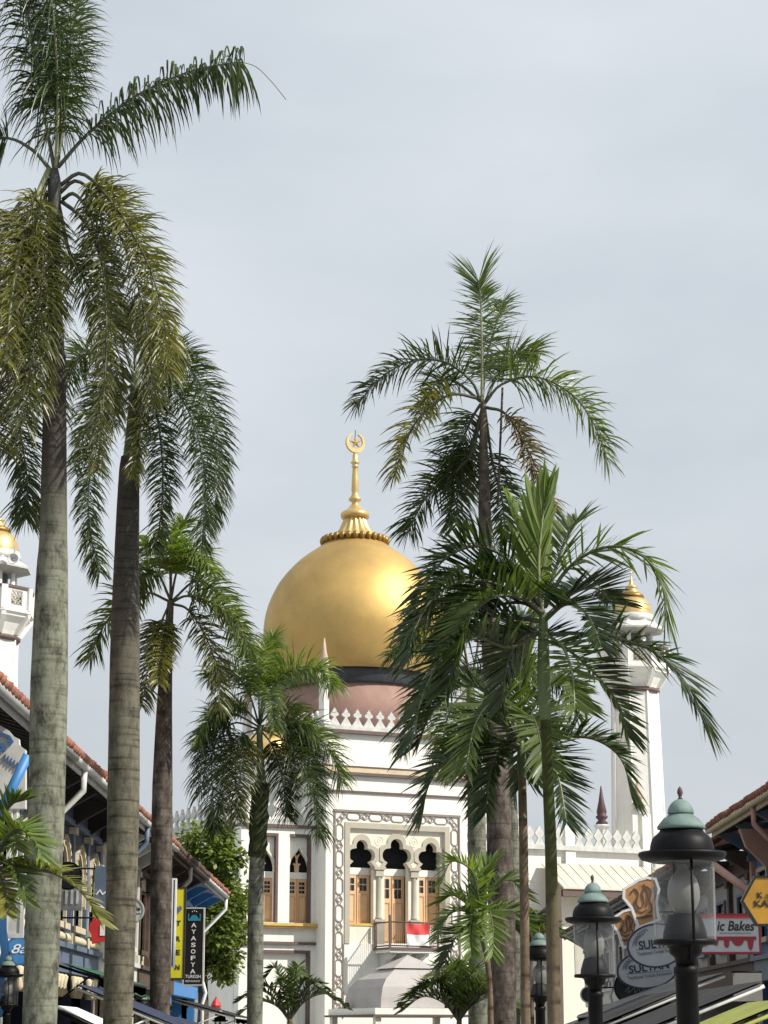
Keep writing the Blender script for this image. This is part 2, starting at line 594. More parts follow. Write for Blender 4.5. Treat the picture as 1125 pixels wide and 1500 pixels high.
# --- portal block
b = MB()
hole = rect(-2.84, 2.84, 6.35, 12.32)
b.plate(rect(-4.2, 4.2, 0, 17.3), [hole], uz, 0, .4)
b.box(-4.2, -2.9, .402, 1.25, 0, 17.3)
b.box(2.9, 4.2, .402, 1.25, 0, 17.3)
b.box(-2.9, 2.9, .402, 1.25, 12.4, 17.3)
b.box(-2.9, 2.9, .402, 1.25, 0, 6.3)
b.box(-4.2, 4.2, 1.252, 11, 0, 17.3)
b.build('portal_block', 'white', mosque)
# arcade screen with three lobed arches
arches = [(-2.05, 10.33, 1.0), (0, 10.33, 1.12), (2.05, 10.33, 1.0)]
b = MB()
holes = []
for c, zb, k in arches:
    f = foil(c, zb, k, .70)
    lo = 6.4 if c == 0 else 7.35
    holes.append([(c + .70, lo)] + f + [(c - .70, lo)])
b.plate(rect(-2.84, 2.84, 6.35, 12.32), holes, uz, .16, .52)
b.build('arcade_screen', 'cream', mosque)
MB().box(-2.86, 2.86, 1.12, 1.2, 6.32, 12.36).build('portal_interior', 'void', mosque)
# arch mouldings
for c, zb, k in arches:
    b = MB()
    out = []
    for (x, z) in foil(0, zb, k, .70):
        dx, dz = x, z - (zb + .27 + .33 * k)
        l = math.hypot(dx, dz)
        out.append((x, z, dx / l, dz / l))
    sc_o = [(c + max(-1.0, min(1.0, x + nx * .30)), z + (nz_ * .30 if nz_ > 0 else 0)) for x, z, nx, nz_ in out]
    inn = [(c + x, z) for x, z, _, _ in out]
    for i in range(len(inn) - 1):
        q = [inn[i], inn[i + 1], sc_o[i + 1], sc_o[i]]
        d = .10
        b.add([uz(*p, d) for p in q] + [uz(*p, .159) for p in q], [(0, 1, 2, 3), (0, 4, 5, 1), (1, 5, 6, 2), (2, 6, 7, 3), (3, 7, 4, 0)])
    b.build('arch_moulding', 'beige', mosque)
# rosettes in the spandrels
for c in (-1.03, 1.03):
    b = MB()
    b.strip(arc(c, 11.72, .24, 0, 360, 14), .04, uz, .145, .162)
    b.strip(arc(c, 11.72, .10, 0, 360, 8), .035, uz, .147, .162)
    b.build('rosette', 'cream', mosque)
# flat band framing the arcade
b = MB()
b.plate([(-3.11, 6.35), (-3.11, 12.62), (3.11, 12.62), (3.11, 6.35), (2.82, 6.35), (2.82, 12.32), (-2.82, 12.32), (-2.82, 6.35)], [], uz, -.05, .02)
b.build('arcade_frame', 'beige', mosque)
# interlaced frame: chains of long hexagons and small diamonds
def chain(b, a, z0, z1, wd, vert=True):
    L_ = z1 - z0
    n_ = max(1, round(abs(L_) / 1.41))
    p = L_ / n_
    def P(s, t):
        return (a + t, z0 + s) if vert else (z0 + s, a + t)
    h = wd / 2
    for i in range(n_):
        s = p * i
        b.strip([P(s + .24, 0), P(s + .30, h * .6), P(s + .40, h), P(s + p - .40, h), P(s + p - .30, h * .6), P(s + p - .24, 0), P(s + p - .30, -h * .6), P(s + p - .40, -h), P(s + .40, -h), P(s + .30, -h * .6), P(s + .24, 0)], .058, uz, -.035, .01)
    for i in range(n_ + 1):
        s = p * i
        b.strip([P(s - .13, 0), P(s, .13), P(s + .13, 0), P(s, -.13), P(s - .13, 0)], .04, uz, -.03, .01)
        for g_ in (-1, 1):
            if 0 < i < n_ or (i == 0 and g_ > 0) or (i == n_ and g_ < 0):
                b.strip([P(s, h * .95), P(s + g_ * .30, h * .6 * .2)], .04, uz, -.028, .01)
                b.strip([P(s, -h * .95), P(s + g_ * .30, -h * .6 * .2)], .04, uz, -.026, .01)
b = MB()
for a in (-3.42, 3.42):
    chain(b, a, 3.0, 12.75, .40)
chain(b, 12.93, -3.25, 3.25, .38, False)
for x in (-3.70, 3.70):
    b.strip([(x, 2.6), (x, 13.2)], .085, uz, -.06, .01)
b.strip([(-3.74, 13.2), (3.74, 13.2)], .12, uz, -.07, .01)
b.strip([(-3.16, 2.6), (-3.16, 6.3)], .06, uz, -.05, .01)
b.strip([(3.16, 2.6), (3.16, 6.3)], .06, uz, -.05, .01)
b.build('interlaced_frame', 'taupe', mosque)
# doors
def door(c, z0, z1, v, hw, parent, rows=2):
    fr = MB()
    fr.box(c - hw, c + hw, v, v + .08, z0, z1)
    d = fr.build('door', 'door', parent)
    t = MB()
    for sg in (-1, 1):
        cx = c + sg * hw * .5
        for (za, zb) in ((z0 + .12, z0 + (z1 - z0) * .60),):
            t.strip([(cx - hw * .3, za), (cx - hw * .3, zb), (cx + hw * .3, zb), (cx + hw * .3, za), (cx - hw * .3, za)], .05, uz, v - .03, v + .01)
    t.strip([(c, z0), (c, z1)], .045, uz, v - .035, v + .01)
    t.build('panel_mould', 'doortrim', d)
    for sg in (-1, 1):
        cx = c + sg * hw * .48
        zt = z1 - .14
        zb = z0 + (z1 - z0) * .66
        p = MB()
        for i in range(2):
            for j in range(rows):
                x0 = cx - hw * .28 + i * hw * .29
                hz = (zt - zb) / rows
                p.box(x0, x0 + hw * .25, v - .012, v + .004, zb + j * hz + .03, zb + (j + 1) * hz - .03)
        p.build('pane', 'pane', d)
    return d
for c, zb, k in arches:
    z0 = 6.4 if c == 0 else 7.42
    door(c, z0, 9.95, .72, .74, mosque)
    MB().box(c - .76, c + .76, .69, .85, 9.955, 10.32).build('transom', 'white', mosque)
    if c:
        MB().box(c - .72, c + .72, .12, .75, 7.27, 7.40).build('door_sill', 'ochre', mosque)
for c in (-1.04, 1.04):
    b = MB()
    b.box(c - .26, c + .26, .02, .40, 6.36, 7.55)
    b.box(c - .30, c + .30, -.02, .42, 7.5, 7.62)
    b.lathe([(.24, 7.62), (.2, 7.75), (.175, 7.85), (.165, 9.75), (.2, 9.85)], 14, (c, .22, 0))
    b.box(c - .25, c + .25, .0, .42, 9.85, 9.95)
    b.box(c - .22, c + .22, .02, .42, 9.952, 10.2)
    b.box(c - .33, c + .33, -.04, .42, 10.2, 10.36)
    b.build('column', 'beige', mosque)
# cornices
for z0, z1, pr, m in ((17.3, 17.48, .26, 'brown'), (17.482, 17.72, .2, 'greywhite'), (15.08, 15.24, .22, 'brown'), (15.242, 15.52, .16, 'bandcream'), (15.522, 15.58, .2, 'brown'), (14.18, 14.28, .1, 'brown')):
    MB().box(-4.2 - pr, 4.2 + pr, -pr, 11 + pr, z0, z1).build('cornice', m, mosque)
# merlons
MER = [(.5, 0), (.14, .40), (.10, .47), (.13, .52), (.31, .56), (.36, .66), (.27, .75), (.15, .79), (.17, .86), (.06, .93), (0, 1.04)]
MERP = MER + [(-x, z) for x, z in reversed(MER[:-1])]
MERD = [(.5, 0), (.16, .36), (.16, .40), (.46, .62), (.42, .70), (.1, 1.0), (0, 1.05)]
MERDP = MERD + [(-x, z) for x, z in reversed(MERD[:-1])]
def cresting(p0, p1, z, pitch, h, parent, m='greywhite', poly=MERP):
    p0, p1 = Vector(p0), Vector(p1)
    l = (p1 - p0).length
    n_ = max(1, round(l / pitch))
    pt = l / n_
    t = (p1 - p0) / l
    nn = Vector((-t.y, t.x))
    first = None
    for i in range(n_):
        c = p0 + t * (pt * (i + .5))
        if first is None:
            def fn(a, b_, d):
                return (t.x * a + nn.x * d, t.y * a + nn.y * d, b_)
            first = MB().plate([(a * pt * .99, b_ * h) for a, b_ in poly], [], fn, -.07, .07).build('merlon', m, parent)
            q = first
        else:
            q = first.copy()
            COL.objects.link(q)
        q.location = (c.x, c.y, z)
cresting((-4.05, .1), (4.05, .1), 17.722, .70, .92, mosque)
cresting((-4.15, .3), (-4.15, 10.8), 17.722, .70, .92, mosque)
# pinnacles at the block's corners
def pinnacle(x, y, z0, h1, h2, parent, spire='tanpink', r=.27, shaft='white'):
    p = MB().lathe([(r * 1.3, 0), (r * 1.3, .25), (r, .3), (r, h1 * .9), (r * 1.15, h1 * .93), (r * 1.5, h1 * 1.0), (r * 1.2, h1 * 1.04)], 8, (x, y, z0), R(22.5), False).build('pinnacle', shaft, parent)
    z = h1 * 1.04
    MB().lathe([(r * .9, z), (r * 1.1, z + .1), (r * .6, z + .25), (r * 1.05, z + .42), (r * 1.05, z + .5), (r * .75, z + .56), (r * .9, z + .75), (r * .5, z + h2 * .6), (.03, z + h2)], 10, (x, y, z0)).build('spire', spire, p)
    return p
pinnacle(-4.32, .1, 17.73, 2.6, 1.95, mosque)
pinnacle(4.32, .1, 17.73, 2.6, 1.95, mosque)
pinnacle(-4.32, 10.9, 17.73, 2.6, 1.95, mosque)
pinnacle(4.32, 10.9, 17.73, 2.6, 1.95, mosque)
# drum, bottle band, dome
DV = 5.5
K = .0385
def dz(y):
    return M(520, y, DV)[1]
DC = (0, DV, 0)
zb_ = dz(1017)
MB().lathe([(4.15, 17.4), (4.15, zb_ + .02)], 48, DC).build('drum', 'pink', mosque)
MB().lathe([(4.26, zb_), (4.30, zb_ + .1), (4.32, 21.40), (4.3, 21.5), (4.1, 21.5)], 64, DC).build('bottle_band', 'black', mosque)
prof = [(4.30, 21.48), (4.36, 21.5)]
for rpx, y in ((119, 1000), (127, 978), (132, 956), (134.5, 936), (135, 924), (133.5, 908), (128.5, 888), (117.5, 864), (107, 849), (94.5, 835), (83, 824), (71, 815), (60, 808), (50, 801), (44, 796), (38, 790)):
    prof.append((rpx * K, dz(y)))
# smooth the profile
def smooth(p, it=2):
    for _ in range(it):
        q = [p[0]]
        for a, b_ in zip(p[:-1], p[1:]):
            q += [(a[0] * .75 + b_[0] * .25, a[1] * .75 + b_[1] * .25), (a[0] * .25 + b_[0] * .75, a[1] * .25 + b_[1] * .75)]
        q.append(p[-1])
        p = q
    return p
dome = MB().lathe(smooth(prof[1:], 2), 96, DC).build('dome', 'gold', mosque)
# petal collar
zc = dz(800)
b = MB()
npet = 30
r0 = 47 * K
b.lathe([(r0 * .93, zc), (r0 * 1.02, zc + .32), (r0 * .8, zc + .4)], 60, DC)
for i in range(npet):
    a = 2 * PI * (i + .5) / npet
    vs, fs = [], []
    for j in range(5):
        for k in range(7):
            th, ph = PI * j / 4, 2 * PI * k / 7
            vs.append((DC[0] + (r0 * 1.02) * math.cos(a) + .19 * math.sin(th) * math.cos(ph), DC[1] + (r0 * 1.02) * math.sin(a) + .19 * math.sin(th) * math.sin(ph), zc + .26 + .24 * math.cos(th)))
    for j in range(4):
        for k in range(7):
            fs.append((j * 7 + k, j * 7 + (k + 1) % 7, (j + 1) * 7 + (k + 1) % 7, (j + 1) * 7 + k))
    b.add(vs, fs, True)
b.build('petal_collar', 'goldbrown', dome)
# fluted cone
b = MB()
zt = dz(759)
z1 = zc + .38
prf = [(1.35, z1), (1.08, z1 + .28), (.84, z1 + .62), (.68, z1 + (zt - z1) * .8), (.6, zt)]
nn_ = 80
vs, fs = [], []
for r_, z in prf:
    for i in range(nn_):
        a = 2 * PI * i / nn_
        rr = r_ * (1 + .075 * math.cos(a * 16))
        vs.append((DC[0] + rr * math.cos(a), DC[1] + rr * math.sin(a), z))
for j in range(len(prf) - 1):
    for i in range(nn_):
        fs.append((j * nn_ + i, j * nn_ + (i + 1) % nn_, (j + 1) * nn_ + (i + 1) % nn_, (j + 1) * nn_ + i))
b.add(vs, fs, True)
b.build('fluted_cone', 'gold2', dome)
fp = [(21, 759), (22, 754), (20, 751), (13, 747), (9, 743), (5.5, 739), (4.5, 736), (9, 733.5), (10, 731.5), (6, 727), (4.5, 722), (5.6, 719), (5, 700), (4, 688), (4.3, 685), (5.8, 684), (4.3, 682.5), (4.3, 680), (6.6, 678.5), (6.6, 677), (4, 675), (4.2, 668), (2.5, 664)]
MB().lathe([(r_ * K, dz(y)) for r_, y in fp], 20, DC).build('finial_mast', 'gold2', dome)
# crescent and star
zcz = dz(649)
b = MB()
ro, ri = 15.5 * K, 11.8 * K
n_ = 34
gap = 20
outer = [(ro * math.cos(R(90 + gap + (360 - 2 * gap) * i / n_)), ro * math.sin(R(90 + gap + (360 - 2 * gap) * i / n_))) for i in range(n_ + 1)]
inner = [(ri * math.cos(R(90 + gap * 1.2 + (360 - 2.4 * gap) * i / n_)), .085 + ri * math.sin(R(90 + gap * 1.2 + (360 - 2.4 * gap) * i / n_))) for i in range(n_ + 1)]
b.plate(outer + inner[::-1], [], lambda a, c, d: (a, DV + d, zcz + c), -.09, .09)
b.build('crescent', 'gold2', dome)
star = []
for i in range(10):
    rr = (11 if i % 2 == 0 else 4.4) * K
    a = R(97 + 36 * i)
    star.append((rr * math.cos(a), rr * math.sin(a)))
b = MB()
b.add([(0, DV - .13, zcz + .02)] + [(x, DV - .03, zcz + z + .02) for x, z in star] + [(0, DV + .13, zcz + .02)], [(0, 1 + i, 1 + (i + 1) % 10) for i in range(10)] + [(11, 1 + (i + 1) % 10, 1 + i) for i in range(10)])
b.build('star', 'gold2', dome)
MB().tube([(0, DV, zcz - .1), (0, DV, zcz + .78)], .02, 6).build('lightning_rod', 'iron', dome)

# --- wings beside the portal
def ogee(c, zb, hw, ht):
    h = []
    for i in range(13):
        t = i / 12
        x = hw * (1 - t ** 1.9) if t < .62 else None
        h.append((t, x))
    pts = [(hw, 0), (hw * .98, ht * .2), (hw * .88, ht * .38), (hw * .70, ht * .54), (hw * .42, ht * .68), (hw * .2, ht * .79), (hw * .08, ht * .9), (0.012, ht)]
    pts = [pts[0]] + smooth(pts[1:], 1)
    left = [(-x, z) for x, z in reversed(pts)]
    return [(c + x, zb + z) for x, z in pts + left]
def wing(s):
    def S(a0, a1):
        return (a0, a1) if s < 0 else (-a1, -a0)
    W0, W1 = S(-8.45, -4.2)
    panels = [S(-7.75, -6.34), S(-5.68, -4.46)]
    lowp = S(-7.75, -4.46)
    b = MB()
    b.plate(rect(W0, W1, 0, 12.3), [rect(p[0], p[1], 7.4, 12.0) for p in panels] + [rect(lowp[0], lowp[1], .5, 6.0)], uz, 1.3, 1.55)
    ops = []
    for p in panels:
        c = (p[0] + p[1]) / 2
        og = ogee(c, 10.05, .56, 1.35)
        ops.append([(c + .56, 7.4)] + og + [(c - .56, 7.4)])
    b.plate(rect(W0, W1, 6.2, 12.3), ops, uz, 1.552, 1.72)
    b.box(W0, W1, 1.552, 1.95, 0, 6.19)
    b.box(W0, W1, 2.02, 14, 0, 12.3)
    b.box(W0, W0 + .3, 1.722, 2.018, 6.2, 12.3)
    b.build('wing_wall', 'white', mosque)
    b = MB()
    for p in panels:
        c = (p[0] + p[1]) / 2
        og = ogee(c, 10.05, .60, 1.42)
        b.strip(og, .10, uz, 1.47, 1.55)
    b.build('arch_moulding', 'cream', mosque)
    MB().box(W0 + .31, W1, 1.96, 2.01, 6.2, 12.29).build('wing_interior', 'void', mosque)
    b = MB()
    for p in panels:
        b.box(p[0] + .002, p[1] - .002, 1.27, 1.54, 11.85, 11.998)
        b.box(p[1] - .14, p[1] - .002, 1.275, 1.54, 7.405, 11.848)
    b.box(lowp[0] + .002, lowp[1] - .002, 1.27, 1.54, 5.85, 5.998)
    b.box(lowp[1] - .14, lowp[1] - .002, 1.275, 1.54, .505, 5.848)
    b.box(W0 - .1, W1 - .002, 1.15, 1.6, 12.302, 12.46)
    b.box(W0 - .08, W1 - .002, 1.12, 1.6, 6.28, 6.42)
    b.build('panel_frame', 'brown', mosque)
    b = MB()
    b.box(W0 - .06, W1 - .002, 1.0, 1.34, 7.12, 7.22)
    b.box(W0 - .1, W1 - .002, .92, 1.34, 7.222, 7.36)
    b.build('ledge', 'ochre', mosque)
    b = MB()
    b.box(W0 - .02, W1 - .002, 1.22, 14, 12.462, 12.72)
    b.build('parapet', 'greywhite', mosque)
    cresting((W0 + .1, 1.4), (W1 - .1, 1.4), 12.722, .85, 1.25, mosque, 'white')
    if s < 0:
        cresting((W0 + .08, 1.6), (W0 + .08, 13.5), 12.722, .95, 1.25, mosque, 'greywhite')
    for p in panels:
        c = (p[0] + p[1]) / 2
        door(c, 7.42, 9.7, 1.76, .6, mosque, 3)
        MB().box(c - .6, c + .6, 1.73, 1.9, 9.705, 10.04).build('transom', 'white', mosque)
        q = MB()
        q.plate([(c - .12, 10.05), (c + .12, 10.05), (c + .14, 10.4), (c + .22, 10.45), (c + .2, 10.52), (c + .06, 10.5), (c + .05, 10.75), (c + .18, 11.0), (c + .1, 11.02), (c, 10.88), (c - .1, 11.02), (c - .18, 11.0), (c - .05, 10.75), (c - .06, 10.5), (c - .2, 10.52), (c - .22, 10.45), (c - .14, 10.4)], [], uz, 1.78, 1.84)
        q.build('window_tracery', 'door', mosque)
    # blind arch in the lower panel
    c = (lowp[0] + lowp[1]) / 2
    b = MB()
    b.strip([(c - 1.4, 4.6), (c - .75, 4.6)] + arc(c, 4.55, .72, 175, 5, 10) + [(c + .75, 4.6), (c + 1.4, 4.6)], .09, uz, 1.48, 1.56)
    b.build('arch_label', 'cream', mosque)
    b = MB()
    b.strip([(c - 1.05, .5)] + arc(c, 2.9, 1.05, 180, 0, 14) + [(c + 1.05, .5)], .1, uz, 1.48, 1.56)
    b.build('blind_arch', 'cream', mosque)
    b = MB()
    b.strip([(c - .3, 3.6), (c - .3, 4.2), (c + .3, 4.2), (c + .3, 3.6)], .05, uz, 1.5, 1.56)
    b.build('tablet', 'cream', mosque)
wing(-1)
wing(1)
# small gold domes over the wings
for s in (-1, 1):
    u0 = M(392, 1090, 5.0)[0] if s < 0 else 6.3
    z0 = M(392, 1125, 5.0)[1]
    b = MB().lathe([(1.35, 12.4), (1.35, z0), (1.5, z0 + .1), (1.5, z0 + .25)], 8, (u0, 5.0, 0), R(22.5), False).build('turret', 'white', mosque)
    d_ = MB().lathe(smooth([(1.3, z0 + .25), (1.45, z0 + .7), (1.4, z0 + 1.2), (1.05, z0 + 1.7), (.55, z0 + 2.0), (.2, z0 + 2.15), (.12, z0 + 2.5), (.03, z0 + 2.8)], 2), 32, (u0, 5.0, 0)).build('small_dome', 'gold2', b)
    MB().lathe([(.6, z0 + 1.98), (.66, z0 + 2.08), (.5, z0 + 2.16)], 20, (u0, 5.0, 0)).build('petal_ring', 'goldbrown', b)
# hall behind, with low hipped roof
b = MB().box(-8.3, 16, 14.02, 44, 0, 12.2)
b.build('hall', 'greywhite', mosque)
b = MB()
b.add([(-8.6, 13.9, 12.2), (16.3, 13.9, 12.2), (16.3, 44.3, 12.2), (-8.6, 44.3, 12.2), (-3, 20, 14.6), (11, 20, 14.6), (11, 38, 14.6), (-3, 38, 14.6)], [(0, 1, 5, 4), (1, 2, 6, 5), (2, 3, 7, 6), (3, 0, 4, 7), (4, 5, 6, 7)])
b.build('hall_roof', 'slate', mosque)
# --- annex to the right, with sheet-metal canopy
AV = 2.5
a0 = 8.47
a1 = M(950, 1240, AV)[0]
zr = M(880, 1246, AV)[1]
b = MB()
b.box(a0, a1, AV, AV + 10, 0, zr - .1)
for px in (833, 946):
    c = M(px, 1240, AV)[0]
    b.box(c - .32, c + .32, AV - .22, AV - .002, 4, zr - .12)
    b.box(c - .30, c + .30, AV - .18, AV + .3, zr + .17, zr + (1.3 if px == 833 else 2.2))
b.build('annex_wall', 'white', mosque)
MB().box(a0 + .002, a1 + .2, AV - .3, AV + .4, zr - .098, zr + .168).build('parapet_rail', 'greywhite', mosque)
cc = M(833, 1240, AV)[0]
cresting((cc + .35, AV), (M(946, 1240, AV)[0] - .35, AV), zr + .17, .62, 1.0, mosque, 'greywhite', MERDP)
cresting((a0 + .1, AV), (cc - .35, AV), zr + .17, .62, 1.0, mosque, 'greywhite', MERDP)
# canopy: top edge at the wall, bottom edge 2.4 m out
zt, zb = M(880, 1268, AV)[1], M(880, 1301, AV - 2.6)[1]
b = MB()
c0, c1 = M(790, 1268, AV)[0], a1 + 1.0
b.add([(c0, AV - .23, zt), (c1, AV - .23, zt), (c1, AV - 2.6, zb), (c0, AV - 2.6, zb), (c0, AV - .23, zt - .08), (c1, AV - .23, zt - .08), (c1, AV - 2.6, zb - .1), (c0, AV - 2.6, zb - .1)],
      [(0, 1, 2, 3), (7, 6, 5, 4), (3, 2, 6, 7), (0, 3, 7, 4), (1, 5, 6, 2)])
for i in range(12):
    x = c0 + (c1 - c0) * (i + .5) / 12
    b.tube([(x, AV - .3, zt + .0), (x, AV - 2.58, zb + .02)], .02, 5)
b.build('metal_canopy', 'zinc', mosque)
b = MB()
for px in (818, 906, 950):
    c = M(px, 1320, AV - 2.4)[0]
    b.box(c - .13, c + .13, AV - 2.5, AV - 2.2, 0, zb - .12)
b.box(c0, c1, AV - 2.52, AV - 2.2, zb - .5, zb - .14)
b.build('canopy_post', 'brown', mosque)
b = MB()
b.box(c0 + .2, c1 - .2, AV - 1.2, AV - .9, 0, zb - .3)
b.build('porch_wall', 'cream', mosque)
for px, z0, h1, h2, v, m in ((882, zr - .5, 2.3, 2.3, 6, 'purple'), (936, zr + 2.2, .5, 1.6, AV, 'tanpink')):
    pinnacle(M(px, 1220, v)[0], v, z0, h1, h2, mosque, m, .34, 'greywhite')

# --- balcony over the gate
BV = -1.8
b = MB()
b.box(-1.45, 1.55, BV - .12, .0, 6.02, 6.12)
b.build('balcony_slab', 'brown', mosque)
MB().box(-1.35, 1.45, BV - .02, -.002, 5.86, 6.018).build('balcony_soffit', 'white', mosque)
for c in (-1.0, -.1, .9):
    b = MB()
    b.plate([(-.06, 5.1), (-.06, 5.85), (BV + .2, 5.85), (BV + .25, 5.7), (-1.2, 5.62), (-.9, 5.5), (-.75, 5.3), (-.4, 5.25)], [], lambda a, c_, d: (c + d, a, c_), -.12, .12)
    b.build('balcony_bracket', 'greywhite', mosque)
b = MB()
zt = 7.4
for (x0, y0, x1, y1) in ((-1.35, -.02, -1.35, BV), (-1.35, BV, 1.45, BV), (1.45, BV, 1.45, -.02)):
    for z in (6.2, zt):
        b.tube([(x0, y0, z), (x1, y1, z)], .035, 6)
    L_ = math.hypot(x1 - x0, y1 - y0)
    for i in range(1, int(L_ / .12)):
        k = i / int(L_ / .12)
        b.tube([(x0 + (x1 - x0) * k, y0 + (y1 - y0) * k, 6.2), (x0 + (x1 - x0) * k, y0 + (y1 - y0) * k, zt)], .010, 4)
for (x, y) in ((-1.35, BV), (1.45, BV), (-1.35, -.1), (1.45, -.1)):
    b.box(x - .05, x + .05, y - .05, y + .05, 6.12, zt + (.35 if y == BV else .02))
b.build('balcony_railing', 'brown', mosque)
# flag on the railing
b = MB()
vs, fs = [], []
nu, nzz = 14, 10
for j in range(nzz + 1):
    for i in range(nu + 1):
        a, c = i / nu, j / nzz
        sag = .06 * math.sin(a * PI) * c
        vs.append((-.42 + 1.3 * a, -.04 * math.sin(a * 9 + c * 5) - .03 * math.sin(a * 17 - c * 3), 1.14 * c - sag))
for j in range(nzz):
    for i in range(nu):
        fs.append((j * (nu + 1) + i, j * (nu + 1) + i + 1, (j + 1) * (nu + 1) + i + 1, (j + 1) * (nu + 1) + i))
flag = thing('flag', 'red and white flag draped over the mosque balcony railing', 'flag', MO + MU * 0 + MV * (BV - .1) + Vector((0, 0, 6.22)), MA)
half = nu * (nzz // 2)
MB().add(vs, fs[:half], True).build('white_stripe', 'whitecloth', flag)
MB().add(vs, fs[half:], True).build('red_stripe', 'flagred', flag)

# --- entrance canopy (grey tent) in front of the gate
tl = M(558, 1476, -7.0)
tu, tz = tl
tent = thing('entrance_canopy', 'grey peaked fabric canopy before the mosque gate, under the balcony', 'canopy', MO + MU * (tu + 2.5) + MV * (-4.9), MA)
def tq(k, z):
    hw, hd = 2.5 * k, 2.1 * k
    return [(-hw, -hd, z), (hw, -hd, z), (hw, hd, z), (-hw, hd, z)]
b = MB()
ap = M(598, 1399, -4.9)[1]
tiers = [(1.0, tz), (.985, tz + .5), (.93, tz + 1.0), (.80, tz + 1.4), (.42, tz + 1.95)]
for (k0, z0), (k1, z1) in zip(tiers[:-1], tiers[1:]):
    b.add(tq(k0, z0) + tq(k1, z1), [(i, (i + 1) % 4, 4 + (i + 1) % 4, 4 + i) for i in range(4)])
b.add(tq(.42, tz + 1.95), [(0, 1, 2, 3)])
b.build('tent_roof', 'tent', tent)
b = MB()
b.add(tq(.52, tz + 1.92) + [(0, 0, ap)], [(i, (i + 1) % 4, 4) for i in range(4)] + [(3, 2, 1, 0)])
b.build('tent_cap', 'tent', tent)
b = MB()
b.box(-3.1, 3.1, -2.7, 2.7, tz - .32, tz - .02)
b.build('canopy_cornice', 'white', tent)
MB().box(-3.25, 3.25, -2.85, 2.85, tz - .42, tz - .322).build('canopy_edge', 'brown', tent)
b = MB()
for x in (-2.9, 2.9):
    for y in (-2.5, 2.5):
        b.box(x - .15, x + .15, y - .15, y + .15, 0, tz - .42)
b.build('canopy_post', 'cream', tent)
for x, y in ((-2.8, 1.2), (-1.7, -2.55), (.9, -2.55)):
    b = MB().box(x - .12, x + .12, y - .1, y + .1, tz - .018, tz + .2)
    b.box(x - .05, x + .05, y - .18, y + .14, tz + .05, tz + .28)
    b.build('floodlight', 'iron', tent)

